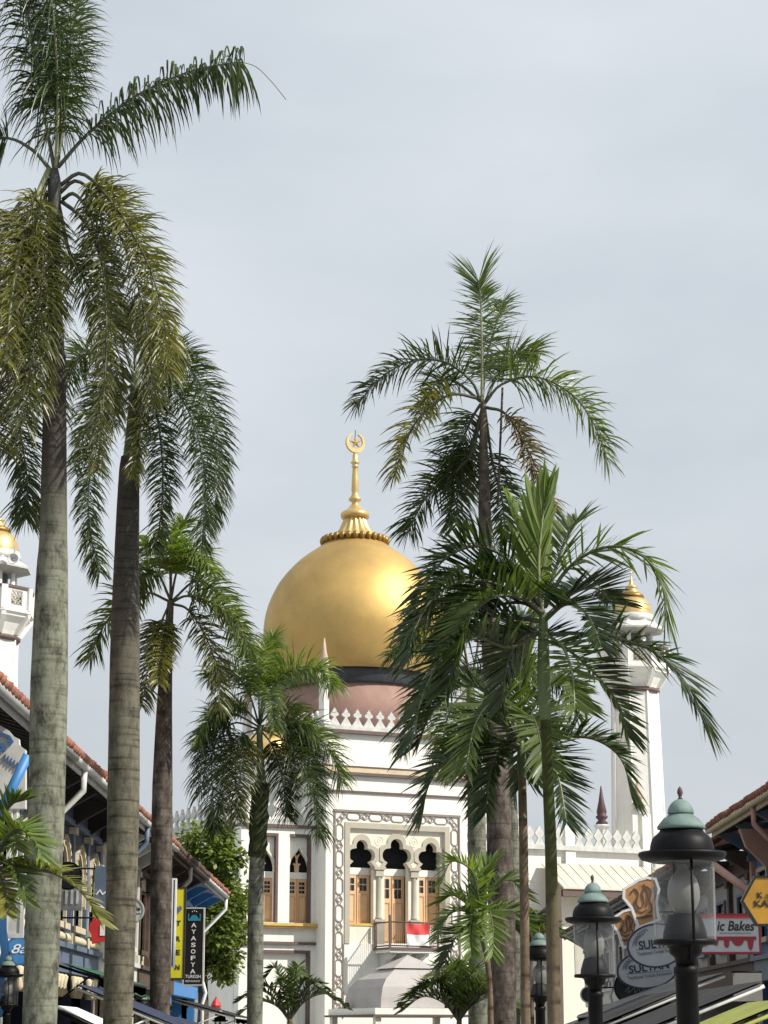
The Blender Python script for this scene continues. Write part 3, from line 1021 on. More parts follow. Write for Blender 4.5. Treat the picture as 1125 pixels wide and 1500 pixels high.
# --- minarets
def minaret(loc, rz, label, full=True):
    t = thing('minaret', label, 'minaret', loc, rz, 'minarets of the mosque')
    o8 = R(22.5)
    sh = MB()
    sh.lathe([(1.70, 0), (1.62, 12.4), (1.40, 22.1)], 8, (0, 0, 0), o8, False)
    sh.build('shaft', 'white', t)
    ri = MB()
    for i in range(8):
        a = R(45 * i) + o8
        ri.tube([(1.71 * math.cos(a), 1.71 * math.sin(a), 0), (1.63 * math.cos(a), 1.63 * math.sin(a), 12.4), (1.41 * math.cos(a), 1.41 * math.sin(a), 22.1)], .07, 6)
    ri.build('corner_rib', 'white', t)
    MB().lathe([(1.4, 21.9), (1.54, 22.0), (1.54, 22.14), (1.4, 22.2)], 24).build('ring_moulding', 'brown', t)
    MB().lathe([(1.42, 22.16), (1.52, 22.4), (1.75, 22.8), (2.1, 23.1), (2.14, 23.25)], 8, (0, 0, 0), o8, False).build('corbel', 'white', t)
    for i in range(8):
        a = R(45 * i) + o8
        c_, s_ = math.cos(a), math.sin(a)
        b = MB()
        b.plate([(1.3, 22.2), (1.62, 22.2), (2.2, 23.05), (2.24, 23.24), (1.9, 23.24)], [], lambda p, q, d: (p * c_ - d * s_, p * s_ + d * c_, q), -.13, .13)
        b.build('corbel_rib', 'white', t)
    MB().lathe([(2.2, 23.24), (2.28, 23.3), (2.28, 23.42), (1.2, 23.42)], 8, (0, 0, 0), o8, False).build('gallery_floor', 'white', t)
    R8 = 2.2
    for i in range(8):
        a = R(45 * i) + o8
        c_, s_ = math.cos(a), math.sin(a)
        b = MB()
        b.plate(rect(-.17, .17, 23.42, 24.66), [], lambda p, q, d: (c_ * (R8 + d) - s_ * p, s_ * (R8 + d) + c_ * p, q), -.2, .06)
        b.build('gallery_post', 'white', t)
        m_ = R(45 * i)
        ap_ = R8 * math.cos(o8) - .05
        cc_, ss_ = math.cos(m_), math.sin(m_)
        fn = lambda p, q, d: (cc_ * (ap_ + d) - ss_ * p, ss_ * (ap_ + d) + cc_ * p, q)
        b = MB()
        b.plate(rect(-.72, .72, 23.422, 24.55), [rect(-.38, .38, 23.66, 24.45)], fn, -.10, .02)
        b.build('gallery_panel', 'white', t)
        b = MB()
        for k in range(3):
            for j in range(3):
                cx_, cz_ = -.25 + .25 * k, 23.8 + .25 * j
                b.strip(arc(cx_, cz_, .105, 0, 360, 8), .045, fn, -.05, .0)
        b.build('pierced_screen', 'beige', t)
        b = MB()
        b.plate(rect(-.82, .82, 24.56, 24.70), [], fn, -.2, .1)
        b.build('gallery_rail', 'brown', t)
        # lantern columns
        b = MB()
        b.tube([(1.12 * c_, 1.12 * s_, 23.4), (1.12 * c_, 1.12 * s_, 25.65)], .13, 8)
        b.build('lantern_column', 'white', t)
    MB().lathe([(.75, 23.42), (.75, 25.65)], 8, (0, 0, 0), o8, False).build('lantern_core', 'slate', t)
    MB().lathe([(1.2, 25.60), (2.0, 25.77), (2.02, 25.87), (1.9, 25.95), (1.45, 26.27), (1.42, 26.40)], 8, (0, 0, 0), o8, False).build('lantern_eave', 'greywhite', t)
    MB().lathe([(1.40, 26.35), (1.36, 26.60), (1.28, 26.81)], 32).build('dome_base', 'greywhite', t)
    d_ = MB().lathe(smooth([(1.25, 26.79), (1.24, 27.00), (1.15, 27.40), (.95, 27.73), (.70, 27.91)], 2), 32).build('minaret_dome', 'gold2', t)
    MB().lathe([(.66, 27.87), (.78, 27.92), (.74, 28.11), (.6, 28.19)], 24).build('petal_ring', 'goldbrown', d_)
    MB().lathe([(.56, 28.17), (.4, 28.37), (.32, 28.53), (.42, 28.58), (.3, 28.67), (.12, 28.81), (.15, 28.95), (.07, 29.07), (.04, 29.45), (.02, 29.75)], 16).build('finial', 'gold2', d_)
    return t
pr = at(936, 1240, 124)
minaret((at(932, 1100, 124).x, 124, 0), R(26 + 22.5), 'right white minaret with gold cap, behind the dark palm fronds')
lm = minaret((at(-11, 900, 107).x, 107, 0), R(26 + 22.5), 'white minaret at the left edge behind the tallest palm')
# horn loudspeaker on the left minaret
hp = at(19, 818, 104.6)
hs = thing('horn_loudspeaker', 'grey horn loudspeaker hung under the left minaret eave', 'loudspeaker', hp)
b = MB()
prf = [(.09, .5), (.1, .3), (.2, .12), (.3, 0), (.27, .0), (.16, .1), (.03, .25)]
vs, fs = [], []
for r_, y in prf:
    for i in range(16):
        a = 2 * PI * i / 16
        vs.append((r_ * math.cos(a), y, r_ * math.sin(a)))
for j in range(len(prf) - 1):
    for i in range(16):
        fs.append((j * 16 + i, j * 16 + (i + 1) % 16, (j + 1) * 16 + (i + 1) % 16, (j + 1) * 16 + i))
b.add(vs, fs, True)
b.build('horn', 'greywhite', hs)
MB().box(-.05, .05, .35, .5, .05, .75).build('mounting_bracket', 'greywhite', hs)

# ---------------------------------------------------------------- palms
def bez(pts, n):
    """Catmull-Rom through pts, n+1 samples"""
    P = [pts[0] * 2 - pts[1]] + pts + [pts[-1] * 2 - pts[-2]]
    out = []
    m = len(pts) - 1
    for i in range(n + 1):
        t = i / n * m
        k = min(int(t), m - 1)
        u = t - k
        a, b, c, d = P[k], P[k + 1], P[k + 2], P[k + 3]
        out.append(.5 * ((2 * b) + (c - a) * u + (2 * a - 5 * b + 4 * c - d) * u * u + (3 * b - a - 3 * c + d) * u ** 3))
    return out
def frond(parent, pts, m, leaf=.9, pairs=70, wd=.04, plum=.6, droop=1.2, t0=.2, ang=(62, 28), rr=.032, stalk='rachis', nseg=4, tipk=.55, phi0=12):
    rng = random.Random(hash((round(pts[0].x, 3), round(pts[-1].z, 3), pairs)))
    C_ = bez(pts, 40)
    st = MB()
    st.tube(C_[::2], [rr * (1 - .88 * i / 20) + .003 for i in range(21)], 6)
    ro = st.build('frond', stalk, parent, True)
    mb = MB()
    vs, fs = mb.v, mb.f
    up = Vector((0, 0, 1))
    outw = Vector((C_[-1].x - C_[0].x, C_[-1].y - C_[0].y, 0))
    for i in range(pairs):
        t = t0 + (1 - t0) * (i + .5) / pairs
        q = t * 40
        k = min(int(q), 39)
        p = C_[k].lerp(C_[k + 1], q - k)
        T = (C_[k + 1] - C_[k]).normalized()
        ref = up if abs(T.z) < .88 else (up * .3 + (-outw.normalized() if outw.length > .05 else Vector((0, -1, 0))))
        Nn = (ref - T * ref.dot(T)).normalized()
        if T.z < -.3 and outw.length > .05:
            r2 = outw.normalized()
            r2 = r2 - T * r2.dot(T)
            if r2.length > .1:
                Nn = Nn.lerp(r2.normalized(), min(1, (-T.z - .3) * 1.3)).normalized()
        S_ = T.cross(Nn)
        tt = (t - t0) / (1 - t0)
        ll = leaf * (.62 + .38 * math.sin(PI * min(1, tt * 1.15 + .12) ** .8)) if tt < .8 else leaf * (tipk + (1 - tipk) * (1 - tt) / .2 * .75)
        ag = R(ang[0] + (ang[1] - ang[0]) * tt ** 1.2)
        for sd_ in (-1, 1):
            if rng.random() < .07:
                continue
            phi = R(phi0) + plum * rng.uniform(-R(75), R(80))
            a2 = ag * rng.uniform(.82, 1.15)
            d = T * math.cos(a2) + (S_ * sd_ * math.cos(phi) + Nn * math.sin(phi)) * math.sin(a2)
            l = ll * (rng.uniform(.72, 1.12) if rng.random() > .08 else rng.uniform(.35, 1.3))
            W = (T - d * T.dot(d))
            W = W.normalized() if W.length > .05 else Nn
            W = Matrix.Rotation(rng.uniform(-.7, .7), 3, d) @ W
            w_ = wd * rng.uniform(.75, 1.2)
            base = len(vs)
            pos = p.copy()
            dd = d.copy()
            gk = droop * rng.uniform(.7, 1.35)
            prw = (.45, 1, .75) if nseg == 3 else (.45, .95, 1, .65) if nseg == 4 else (.45, .9, 1, .85, .55)
            for s_ in range(nseg):
                vs.append(tuple(pos - W * w_ * prw[s_] * .5))
                vs.append(tuple(pos + W * w_ * prw[s_] * .5))
                pos = pos + dd * (l / nseg)
                dd = (dd + Vector((0, 0, -1)) * gk * (.5 if s_ == 0 else 1) / nseg).normalized()
            vs.append(tuple(pos))
            for s_ in range(nseg - 1):
                o_ = base + s_ * 2
                fs.append((o_, o_ + 1, o_ + 3, o_ + 2))
            o_ = base + (nseg - 1) * 2
            fs.append((o_, o_ + 1, o_ + 2))
    mb.sm = [False] * len(fs)
    mb.build('leaflets', m, ro, True)
    return ro
def palm(name, label, D, trunk, shaft, fronds, bark, shaftm, group, kw=None, fill=None):
    """trunk: [(px, py, width px)] bottom to top; shaft the same; fronds: (material, points (px, py, depth offset), overrides)"""
    bx = at(trunk[0][0], trunk[0][1], D)
    t = thing(name, label, 'palm tree', (bx.x, D, 0), 0, group)
    k = D / F
    pts = [Vector((bx.x, D, -.05))]
    rad = [trunk[0][2] * k / 2 * 1.12]
    for px, py, wp in trunk:
        pts.append(at(px, py, D))
        rad.append(wp * k / 2 * 1.02)
    nn = 90
    C_ = bez(pts, nn)
    # radius by interpolation, with slight ring steps
    rs = []
    m_ = len(pts) - 1
    for i in range(nn + 1):
        q = i / nn * m_
        j = min(int(q), m_ - 1)
        r_ = rad[j] + (rad[j + 1] - rad[j]) * (q - j)
        rs.append(r_ * (1 + .018 * (noise.noise(Vector((i * .9, D, 0))))))
    MB().tube(C_, rs, 20).build('trunk', bark, t, True)
    sp = [at(px, py, D) for px, py, wp in shaft]
    MB().tube(bez(sp, 16), [0.001 + (shaft[min(int(i / 16 * (len(shaft) - 1)), len(shaft) - 2)][2] * (1 - (i / 16 * (len(shaft) - 1)) % 1 if i < 16 else 0) + shaft[min(int(i / 16 * (len(shaft) - 1)), len(shaft) - 2) + 1][2] * ((i / 16 * (len(shaft) - 1)) % 1 if i < 16 else 1)) * k / 2 for i in range(17)], 14).build('crownshaft', shaftm, t, True)
    for fr in fronds:
        opt = dict(kw or {})
        if len(fr) > 2:
            opt.update(fr[2])
        p3 = []
        for q in fr[1]:
            p3.append(at(q[0], q[1], D + (q[2] if len(q) > 2 else 0)))
        frond(t, p3, fr[0], **opt)
    if fill:                                   # the rest of the crown, all round
        n_, ln, mats, seed, f0, f1 = fill
        rg = random.Random(seed)
        c = at(shaft[-1][0], shaft[-1][1], D)
        for i in range(n_):
            a = R(f0 + (f1 - f0) * (i + rg.uniform(.1, .9)) / n_)
            h = Vector((math.cos(a), math.sin(a), 0))
            l = ln * rg.uniform(.8, 1.08)
            el = rg.uniform(.1, 1.0)
            pp3 = [c, c + h * l * .22 + Vector((0, 0, l * .22 * (.4 + el))), c + h * l * .55 + Vector((0, 0, l * (.05 + .36 * el))), c + h * l * .82 + Vector((0, 0, l * (-.18 + .34 * el))), c + h * l * .96 + Vector((0, 0, l * (-.48 + .3 * el)))]
            frond(t, pp3, rg.choice(mats), **(kw or {}))
    return t

def Z(pts, d_end):
    """spread a depth offset along the frond: out to d_end metres"""
    n_ = len(pts) - 1
    return [(p[0], p[1], d_end * (i / n_) ** 1.1) for i, p in enumerate(pts)]
FOX = dict(leaf=.74, pairs=210, wd=.024, plum=1.0, droop=1.3, t0=.25, ang=(76, 46))
GR = 'tall palms planted along the street'
# tallest palm at the left edge
palm('palm_tree', 'tallest palm with thick pale grey trunk at the left edge', 30,
     [(58, 1500, 48), (64, 1300, 50), (68, 1180, 52), (72, 1000, 54), (76, 850, 47), (78, 790, 41), (79, 700, 38), (80, 600, 35), (81, 520, 32)],
     [(81, 530, 31), (80, 440, 22), (79, 340, 19), (80, 275, 22), (80, 248, 12)],
     [('g_dark', Z([(82, 250), (84, 120), (70, -30), (20, -150)], -.3), dict(leaf=1.2, droop=2.8, plum=.7, phi0=-5, pairs=330, t0=.14, stalk='rachispale', nseg=5, ang=(98, 70), wd=.03)),
      ('g_dark', Z([(80, 250), (58, 130), (34, 0), (-10, -110)], .5), dict(leaf=1.15, droop=2.8, plum=.7, pairs=300, nseg=5, ang=(98, 70), wd=.03)),
      ('g_dark', Z([(82, 250), (100, 130), (104, 20), (90, -110)], .4), dict(leaf=.7, droop=1.2, plum=.7, pairs=192)),
      ('g_mid', Z([(82, 250), (95, 130), (112, 20), (130, -80)], .9), dict(leaf=0.71, droop=1.5, plum=.8, pairs=122)),
      ('g_dark', Z([(85, 245), (130, 195), (200, 140), (280, 104), (352, 90)], -.2), dict(leaf=1.0, droop=3.3, plum=.5, phi0=-12, pairs=160, t0=.24, ang=(68, 78), wd=.034, tipk=1.0, nseg=5)),
      ('g_dark', Z([(75, 250), (45, 218), (0, 202), (-90, 225), (-170, 300)], -.3), dict(t0=.45)),
      ('g_yellow', Z([(88, 272), (118, 254), (152, 282), (190, 335), (222, 400), (240, 470), (246, 545)], -.6), dict(leaf=0.73, droop=1.0, pairs=285)),
      ('g_olive', Z([(88, 282), (112, 265), (142, 290), (178, 350), (205, 430), (220, 520), (222, 590)], .2), dict(leaf=0.73, droop=1.2, pairs=285)),
      ('g_olive', Z([(92, 292), (108, 284), (128, 308), (148, 370), (156, 470), (152, 580), (142, 690)], -.9), dict(leaf=0.50, pairs=306, t0=.3)),
      ('g_olive', Z([(90, 295), (118, 318), (142, 362), (162, 450), (172, 540), (165, 620)], -.2), dict(leaf=0.59, pairs=244, t0=.3)),
      ('g_yellow', Z([(72, 248), (55, 285), (35, 345), (18, 430), (8, 530)], -1.2), dict(stalk='rachispale', leaf=0.71, rr=.05, pairs=244)),
      ('g_olive', Z([(70, 262), (60, 300), (62, 400), (50, 500), (35, 620)], -1.2), dict(pairs=306, leaf=0.83, droop=1.8)),
      ('g_olive', Z([(66, 290), (72, 330), (78, 420), (72, 500), (60, 590)], -.9), dict(pairs=244, leaf=0.59, droop=1.6)),
      ('g_brown', Z([(66, 285), (50, 330), (40, 400), (35, 480), (20, 560)], -.8), dict(pairs=142, leaf=0.71, droop=1.6)),
      ('g_olive', Z([(66, 275), (20, 310), (-10, 420), (-20, 560), (0, 660)], -.4), dict(pairs=306, leaf=0.89)),
      ('g_dark', Z([(70, 280), (40, 360), (20, 480), (25, 600), (40, 700), (38, 760)], .7), dict(pairs=346, leaf=0.71)),
      ('g_mid', Z([(86, 300), (102, 370), (122, 405), (142, 450), (150, 500)], .9), dict(pairs=163, leaf=0.59, droop=1.5)),
      ], 'barkgrey', 'crowndark', GR, FOX)
p1_ = [o for o in bpy.data.objects if o.name.startswith('palm_tree') and not o.parent][-1]
MB().tube(bez([at(350, 90, 29.8), at(375, 98, 29.8), at(398, 120, 29.8), at(419, 146, 29.8)], 12), .006, 5).build('leaf_thread', 'g_brown', p1_, True)
# second palm, left
palm('palm_tree', 'palm with ringed olive-grey trunk beside the tallest palm, fronds hanging low', 36,
     [(172, 1500, 41), (178, 1300, 44), (181, 1150, 46), (183, 950, 43), (186, 800, 36), (189, 700, 31), (191, 670, 28)],
     [(191, 690, 28), (195, 640, 24), (198, 590, 20), (200, 545, 15)],
     [('g_dark', Z([(203, 555), (222, 543), (250, 560), (284, 620), (300, 700), (296, 800)], -.8), dict(leaf=0.73, pairs=387)),
      ('g_dark', Z([(203, 550), (228, 522), (268, 528), (305, 590), (322, 670), (312, 760)], .4), dict(leaf=0.71, pairs=346)),
      ('g_dark', Z([(203, 565), (224, 585), (236, 650), (238, 730), (228, 805)], -.7), dict(leaf=0.59, pairs=306)),
      ('g_dark', Z([(193, 560), (168, 545), (146, 580), (134, 670), (130, 760), (146, 838)], -1.0), dict(leaf=0.65, pairs=387)),
      ('g_mid', Z([(193, 555), (160, 525), (122, 520), (100, 555), (88, 620)], .8), dict(leaf=0.65)),
      ('g_mid', Z([(193, 565), (165, 580), (130, 620), (110, 690)], .8), dict(leaf=0.59, pairs=142)),
      ('g_olive', Z([(196, 550), (178, 490), (190, 450), (215, 490), (220, 560)], -.7), dict(leaf=0.65)),
      ('g_olive', Z([(198, 560), (205, 580), (205, 640), (195, 700)], -.8), dict(leaf=0.47, pairs=204)),
      ('g_yellow', Z([(198, 550), (200, 500), (225, 480), (240, 520)], .5), dict(leaf=0.53, pairs=142)),
      ], 'barkolive', 'crowngreen', GR, dict(FOX, leaf=0.71))
# third palm, left
palm('palm_tree', 'slim dark-trunked palm with small bright crown, third from the left', 48,
     [(234, 1500, 28), (236, 1300, 31), (238, 1150, 29), (241, 1030, 22), (244, 960, 17), (246, 940, 16)],
     [(246, 945, 16), (248, 910, 12), (250, 880, 10)],
     [('g_bright', Z([(250, 880), (248, 830), (235, 800), (212, 800)], -1.0), dict(leaf=0.89)),
      ('g_bright', Z([(250, 880), (262, 830), (288, 812), (312, 838)], -.8), dict(leaf=0.89)),
      ('g_bright', Z([(250, 880), (252, 820), (262, 780), (270, 765)], .2), dict(leaf=0.71, pairs=136)),
      ('g_mid', Z([(250, 880), (230, 840), (205, 850), (192, 890)], .8), dict(leaf=0.83)),
      ('g_mid', Z([(252, 882), (275, 873), (312, 884), (345, 912), (368, 955)], -.5), dict(leaf=0.94)),
      ('g_olive', Z([(254, 885), (275, 893), (300, 930), (318, 980), (322, 1035)], -.7), dict(leaf=0.77)),
      ('g_mid', Z([(246, 880), (215, 868), (180, 882), (150, 920), (132, 965)], .4), dict(leaf=0.89)),
      ('g_olive', Z([(248, 885), (235, 915), (220, 965), (208, 1035)], -.8), dict(leaf=0.77)),
      ('g_yellow', Z([(249, 888), (243, 925), (236, 965), (232, 1000)], -1.0), dict(leaf=0.59)),
      ('g_mid', Z([(250, 882), (290, 850), (325, 880), (345, 930)], .9), dict(leaf=0.83)),
      ], 'barkdark', 'crownbrown', GR, dict(FOX, pairs=144, wd=.038, droop=1.0, plum=.65))
# fourth palm, left, mossy
palm('palm_tree', 'mossy-trunked palm with green crownshaft standing before the mosque left wing', 65,
     [(373, 1500, 22), (374, 1400, 23), (375, 1300, 22), (378, 1230, 21), (379, 1200, 22), (381, 1160, 20), (383, 1145, 17)],
     [(383, 1150, 15), (381, 1110, 11), (380, 1062, 8)],
     [('g_bright', Z([(380, 1062), (384, 1010), (374, 965), (348, 945)], -.8), dict(leaf=1.06)),
      ('g_bright', Z([(381, 1062), (396, 1012), (430, 980), (468, 980), (488, 1005)], -.6), dict(leaf=1.25)),
      ('g_mid', Z([(379, 1060), (362, 1010), (335, 985), (308, 992)], .6), dict(leaf=1.12)),
      ('g_bright', Z([(380, 1060), (380, 1000), (392, 950), (402, 935)], .8), dict(leaf=1.00)),
      ('g_mid', Z([(382, 1064), (410, 1058), (452, 1070), (484, 1100), (500, 1145)], .2), dict(leaf=1.25)),
      ('g_dark', Z([(383, 1068), (418, 1086), (446, 1128), (462, 1180), (466, 1225)], -.8), dict(leaf=1.25)),
      ('g_dark', Z([(378, 1064), (346, 1048), (314, 1056), (298, 1095), (292, 1165)], -.3), dict(leaf=1.19)),
      ('g_dark', Z([(378, 1068), (352, 1080), (332, 1125), (326, 1190)], -.9), dict(leaf=1.19)),
      ('g_olive', Z([(378, 1070), (362, 1095), (350, 1150), (348, 1200)], -1.1), dict(leaf=1.00)),
      ('g_dark', Z([(382, 1070), (400, 1095), (414, 1145), (420, 1195)], .7), dict(leaf=1.06)),
      ('g_dark', Z([(378, 1068), (340, 1060), (312, 1100), (312, 1170), (318, 1215)], .9), dict(leaf=1.12)),
      ('g_dark', Z([(382, 1066), (428, 1070), (452, 1105), (470, 1160)], 1.0), dict(leaf=1.06)),
      ], 'barkmoss', 'crowngreen', GR, dict(FOX, pairs=190, wd=.036, plum=.7), (4, 2.6, ['g_mid', 'g_bright', 'g_dark'], 7, 0, 360))
pm = [o for o in bpy.data.objects if o.name.startswith('palm_tree')][-1]
# moss coat on its upper trunk
mp_ = [at(x, y, 65) for x, y in ((376, 1268), (377, 1245), (378, 1220), (379, 1195), (381, 1165), (382, 1148))]
C_ = bez(mp_, 30)
b = MB()
vs, fs = [], []
for j, p in enumerate(C_):
    rr = .262 + .014 * math.sin(j * .5)
    if j < 7:
        rr *= .83 + .17 * j / 7
    for i in range(18):
        a = 2 * PI * i / 18
        q = rr * (1 + .16 * noise.noise(Vector((math.cos(a) * 1.6, math.sin(a) * 1.6, j * .5))) + .14 * noise.noise(Vector((math.cos(a) * 5, math.sin(a) * 5, j * 2.3)))) + (.03 if j > 3 else -.02)
        vs.append((p.x + q * math.cos(a), p.y + q * math.sin(a), p.z))
for j in range(30):
    for i in range(18):
        fs.append((j * 18 + i, j * 18 + (i + 1) % 18, (j + 1) * 18 + (i + 1) % 18, (j + 1) * 18 + i))
b.add(vs, fs, True).build('moss', 'moss', pm, True)
# tall palm right of the dome
palm('palm_tree', 'tall palm whose open crown rises highest right of the gold dome', 40,
     [(737, 1500, 37), (736, 1400, 38), (733, 1280, 38), (729, 1150, 34), (724, 1050, 29), (718, 950, 25), (713, 850, 21), (710, 750, 19), (709, 690, 16)],
     [(709, 695, 16), (708, 640, 12), (708, 590, 9)],
     [('g_mid', Z([(706, 592), (706, 510), (704, 440), (701, 412)], -.2), dict(leaf=.78, ang=(84, 30), droop=.5, t0=.15, pairs=120, stalk='rachispale', tipk=1.25, wd=.026)),
      ('g_mid', Z([(706, 592), (712, 530), (728, 470), (738, 440)], .8), dict(leaf=0.77, pairs=85)),
      ('g_dark', Z([(704, 588), (690, 558), (650, 530), (600, 530), (555, 556), (524, 592)], -.4), dict(leaf=0.89)),
      ('g_yellow', Z([(702, 584), (662, 578), (622, 602), (594, 648), (578, 695)], -.7), dict(leaf=0.83)),
      ('g_dark', Z([(704, 592), (692, 612), (674, 655), (660, 705)], .5), dict(leaf=0.89, pairs=119)),
      ('g_mid', Z([(711, 590), (735, 563), (785, 552), (838, 578), (872, 625), (888, 672)], -.4), dict(leaf=1.00)),
      ('g_mid', Z([(711, 588), (728, 552), (752, 522), (785, 515)], .9), dict(leaf=0.89)),
      ('g_brown', Z([(713, 597), (740, 606), (768, 648), (786, 700), (808, 748)], -.6), dict(leaf=0.71, pairs=204)),
      ('g_dark', Z([(706, 600), (690, 665), (655, 700), (620, 735), (598, 780)], .9), dict(leaf=0.89)),
      ('g_dark', Z([(706, 600), (688, 660), (672, 710), (668, 770)], 1.1), dict(leaf=0.83)),
      ('g_dark', Z([(710, 600), (722, 680), (735, 730), (740, 790)], 1.2), dict(leaf=0.71, pairs=119)),
      ('g_mid', Z([(704, 588), (668, 560), (640, 560), (620, 600)], 1.2), dict(leaf=0.71, pairs=102)),
      ], 'barkdark', 'crownbrown', GR, dict(FOX, pairs=153, wd=.032, plum=.6, droop=.9))
pt_ = [o for o in bpy.data.objects if o.name.startswith('palm_tree') and not o.parent][-1]
MB().tube([at(736, 568, 40.3), at(734, 620, 40.2), at(731, 690, 40.2), at(729, 740, 40.2)], .025, 5).build('hanging_spathe', 'crownbrown', pt_, True)
# two palms standing behind it
palm('palm_tree', 'smooth grey-trunked palm just left of the tall dark trunk', 50,
     [(700, 1500, 27), (700, 1350, 27), (698, 1200, 26), (695, 1100, 23), (692, 1055, 19)],
     [(692, 1060, 18), (690, 1030, 14), (689, 1000, 10)],
     [('g_mid', Z([(688, 1002), (655, 960), (615, 945), (572, 962)], -.8), dict(leaf=0.83)),
      ('g_dark', Z([(687, 1005), (645, 1005), (612, 1045), (592, 1098)], .3), dict(leaf=0.94)),
      ('g_dark', Z([(690, 1000), (700, 930), (680, 870), (645, 850)], .6), dict(leaf=1.00)),
      ('g_olive', Z([(687, 1000), (650, 935), (610, 910), (590, 950)], .9), dict(leaf=0.94)),
      ('g_dark', Z([(692, 1000), (735, 960), (775, 980), (800, 1030)], .5), dict(leaf=0.94)),
      ('g_mid', Z([(688, 1005), (660, 1040), (650, 1090), (660, 1130)], -.9), dict(leaf=0.83)),
      ('g_olive', Z([(690, 1000), (668, 900), (640, 880), (608, 930)], -.5), dict(leaf=0.89)),
      ], 'barkgrey', 'crowngreen', GR, dict(FOX, pairs=136, wd=.038, plum=.6))
palm('palm_tree', 'pale palm trunk half hidden behind the tall dark trunk', 56,
     [(751, 1500, 22), (751, 1350, 22), (748, 1200, 21), (743, 1110, 19), (741, 1080, 17)],
     [(741, 1085, 16), (740, 1050, 12), (739, 1020, 9)],
     [('g_dark', Z([(739, 1022), (710, 985), (670, 985), (645, 1030)], .6), dict(leaf=0.94)),
      ('g_dark', Z([(740, 1022), (780, 985), (820, 1000), (845, 1050)], .6), dict(leaf=0.94)),
      ('g_mid', Z([(740, 1022), (742, 960), (760, 910), (785, 900)], .3), dict(leaf=0.94)),
      ('g_dark', Z([(739, 1024), (715, 1040), (705, 1100), (706, 1150)], -.6), dict(leaf=0.83)),
      ('g_dark', Z([(741, 1024), (770, 1040), (785, 1090), (785, 1140)], -.4), dict(leaf=0.83)),
      ], 'barkmoss', 'crowngreen', GR, dict(FOX, pairs=119, wd=.042, plum=.6))
# broad-leaved palms in front
ARE = dict(leaf=.74, pairs=72, wd=.037, plum=.1, droop=.2, t0=.18, ang=(74, 36), rr=.026, nseg=4, phi0=24)
palm('palm_tree', 'dark spreading palm with broad ribbed fronds on a green ringed cane', 25,
     [(812, 1500, 19), (810, 1400, 19), (807, 1250, 17), (803, 1150, 16), (799, 1050, 15)],
     [(799, 1055, 16), (797, 1010, 20), (796, 950, 17), (796, 900, 12)],
     [('g_bright', Z([(796, 905), (789, 835), (794, 765), (800, 728)], -.1), dict(leaf=.85, ang=(34, 8), droop=.1, wd=.10, pairs=34, stalk='rachispale', t0=.12)),
      ('g_bright', Z([(793, 890), (775, 820), (756, 765), (744, 735)], .2), dict(leaf=.42, ang=(60, 20), droop=.2, wd=.07, pairs=20, t0=.55)),
      ('g_mid', Z([(797, 890), (815, 830), (832, 780), (845, 765)], .5), dict(leaf=.7, ang=(60, 25), droop=.4, pairs=40)),
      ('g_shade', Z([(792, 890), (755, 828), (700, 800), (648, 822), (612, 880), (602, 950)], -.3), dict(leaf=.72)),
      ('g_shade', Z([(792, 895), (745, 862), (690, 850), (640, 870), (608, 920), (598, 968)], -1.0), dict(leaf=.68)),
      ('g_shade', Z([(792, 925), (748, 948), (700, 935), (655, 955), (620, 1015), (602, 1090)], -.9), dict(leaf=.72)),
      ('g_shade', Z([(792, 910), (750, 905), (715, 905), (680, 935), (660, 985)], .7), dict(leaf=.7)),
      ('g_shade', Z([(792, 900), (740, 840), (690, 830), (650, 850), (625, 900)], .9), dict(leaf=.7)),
      ('g_mid', Z([(798, 890), (830, 835), (880, 803), (932, 808), (968, 850), (978, 905)], -.4), dict(leaf=.95, phi0=-4, plum=.25)),
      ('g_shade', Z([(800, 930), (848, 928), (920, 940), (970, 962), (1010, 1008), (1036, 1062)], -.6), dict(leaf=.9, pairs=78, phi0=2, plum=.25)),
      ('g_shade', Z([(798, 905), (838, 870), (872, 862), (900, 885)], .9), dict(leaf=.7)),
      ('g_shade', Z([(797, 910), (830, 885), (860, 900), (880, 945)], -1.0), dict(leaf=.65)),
      ('g_mid', Z([(798, 940), (822, 945), (838, 985), (842, 1040)], -1.1), dict(leaf=.55, stalk='rachispale', pairs=34)),
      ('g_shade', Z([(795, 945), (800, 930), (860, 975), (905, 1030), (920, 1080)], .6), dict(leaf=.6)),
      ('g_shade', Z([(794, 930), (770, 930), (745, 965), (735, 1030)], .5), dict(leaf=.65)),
      ], 'barkgreen', 'crowngreen', GR, ARE, (3, 1.6, ['g_shade', 'g_shade', 'g_mid'], 2, 90, 250))
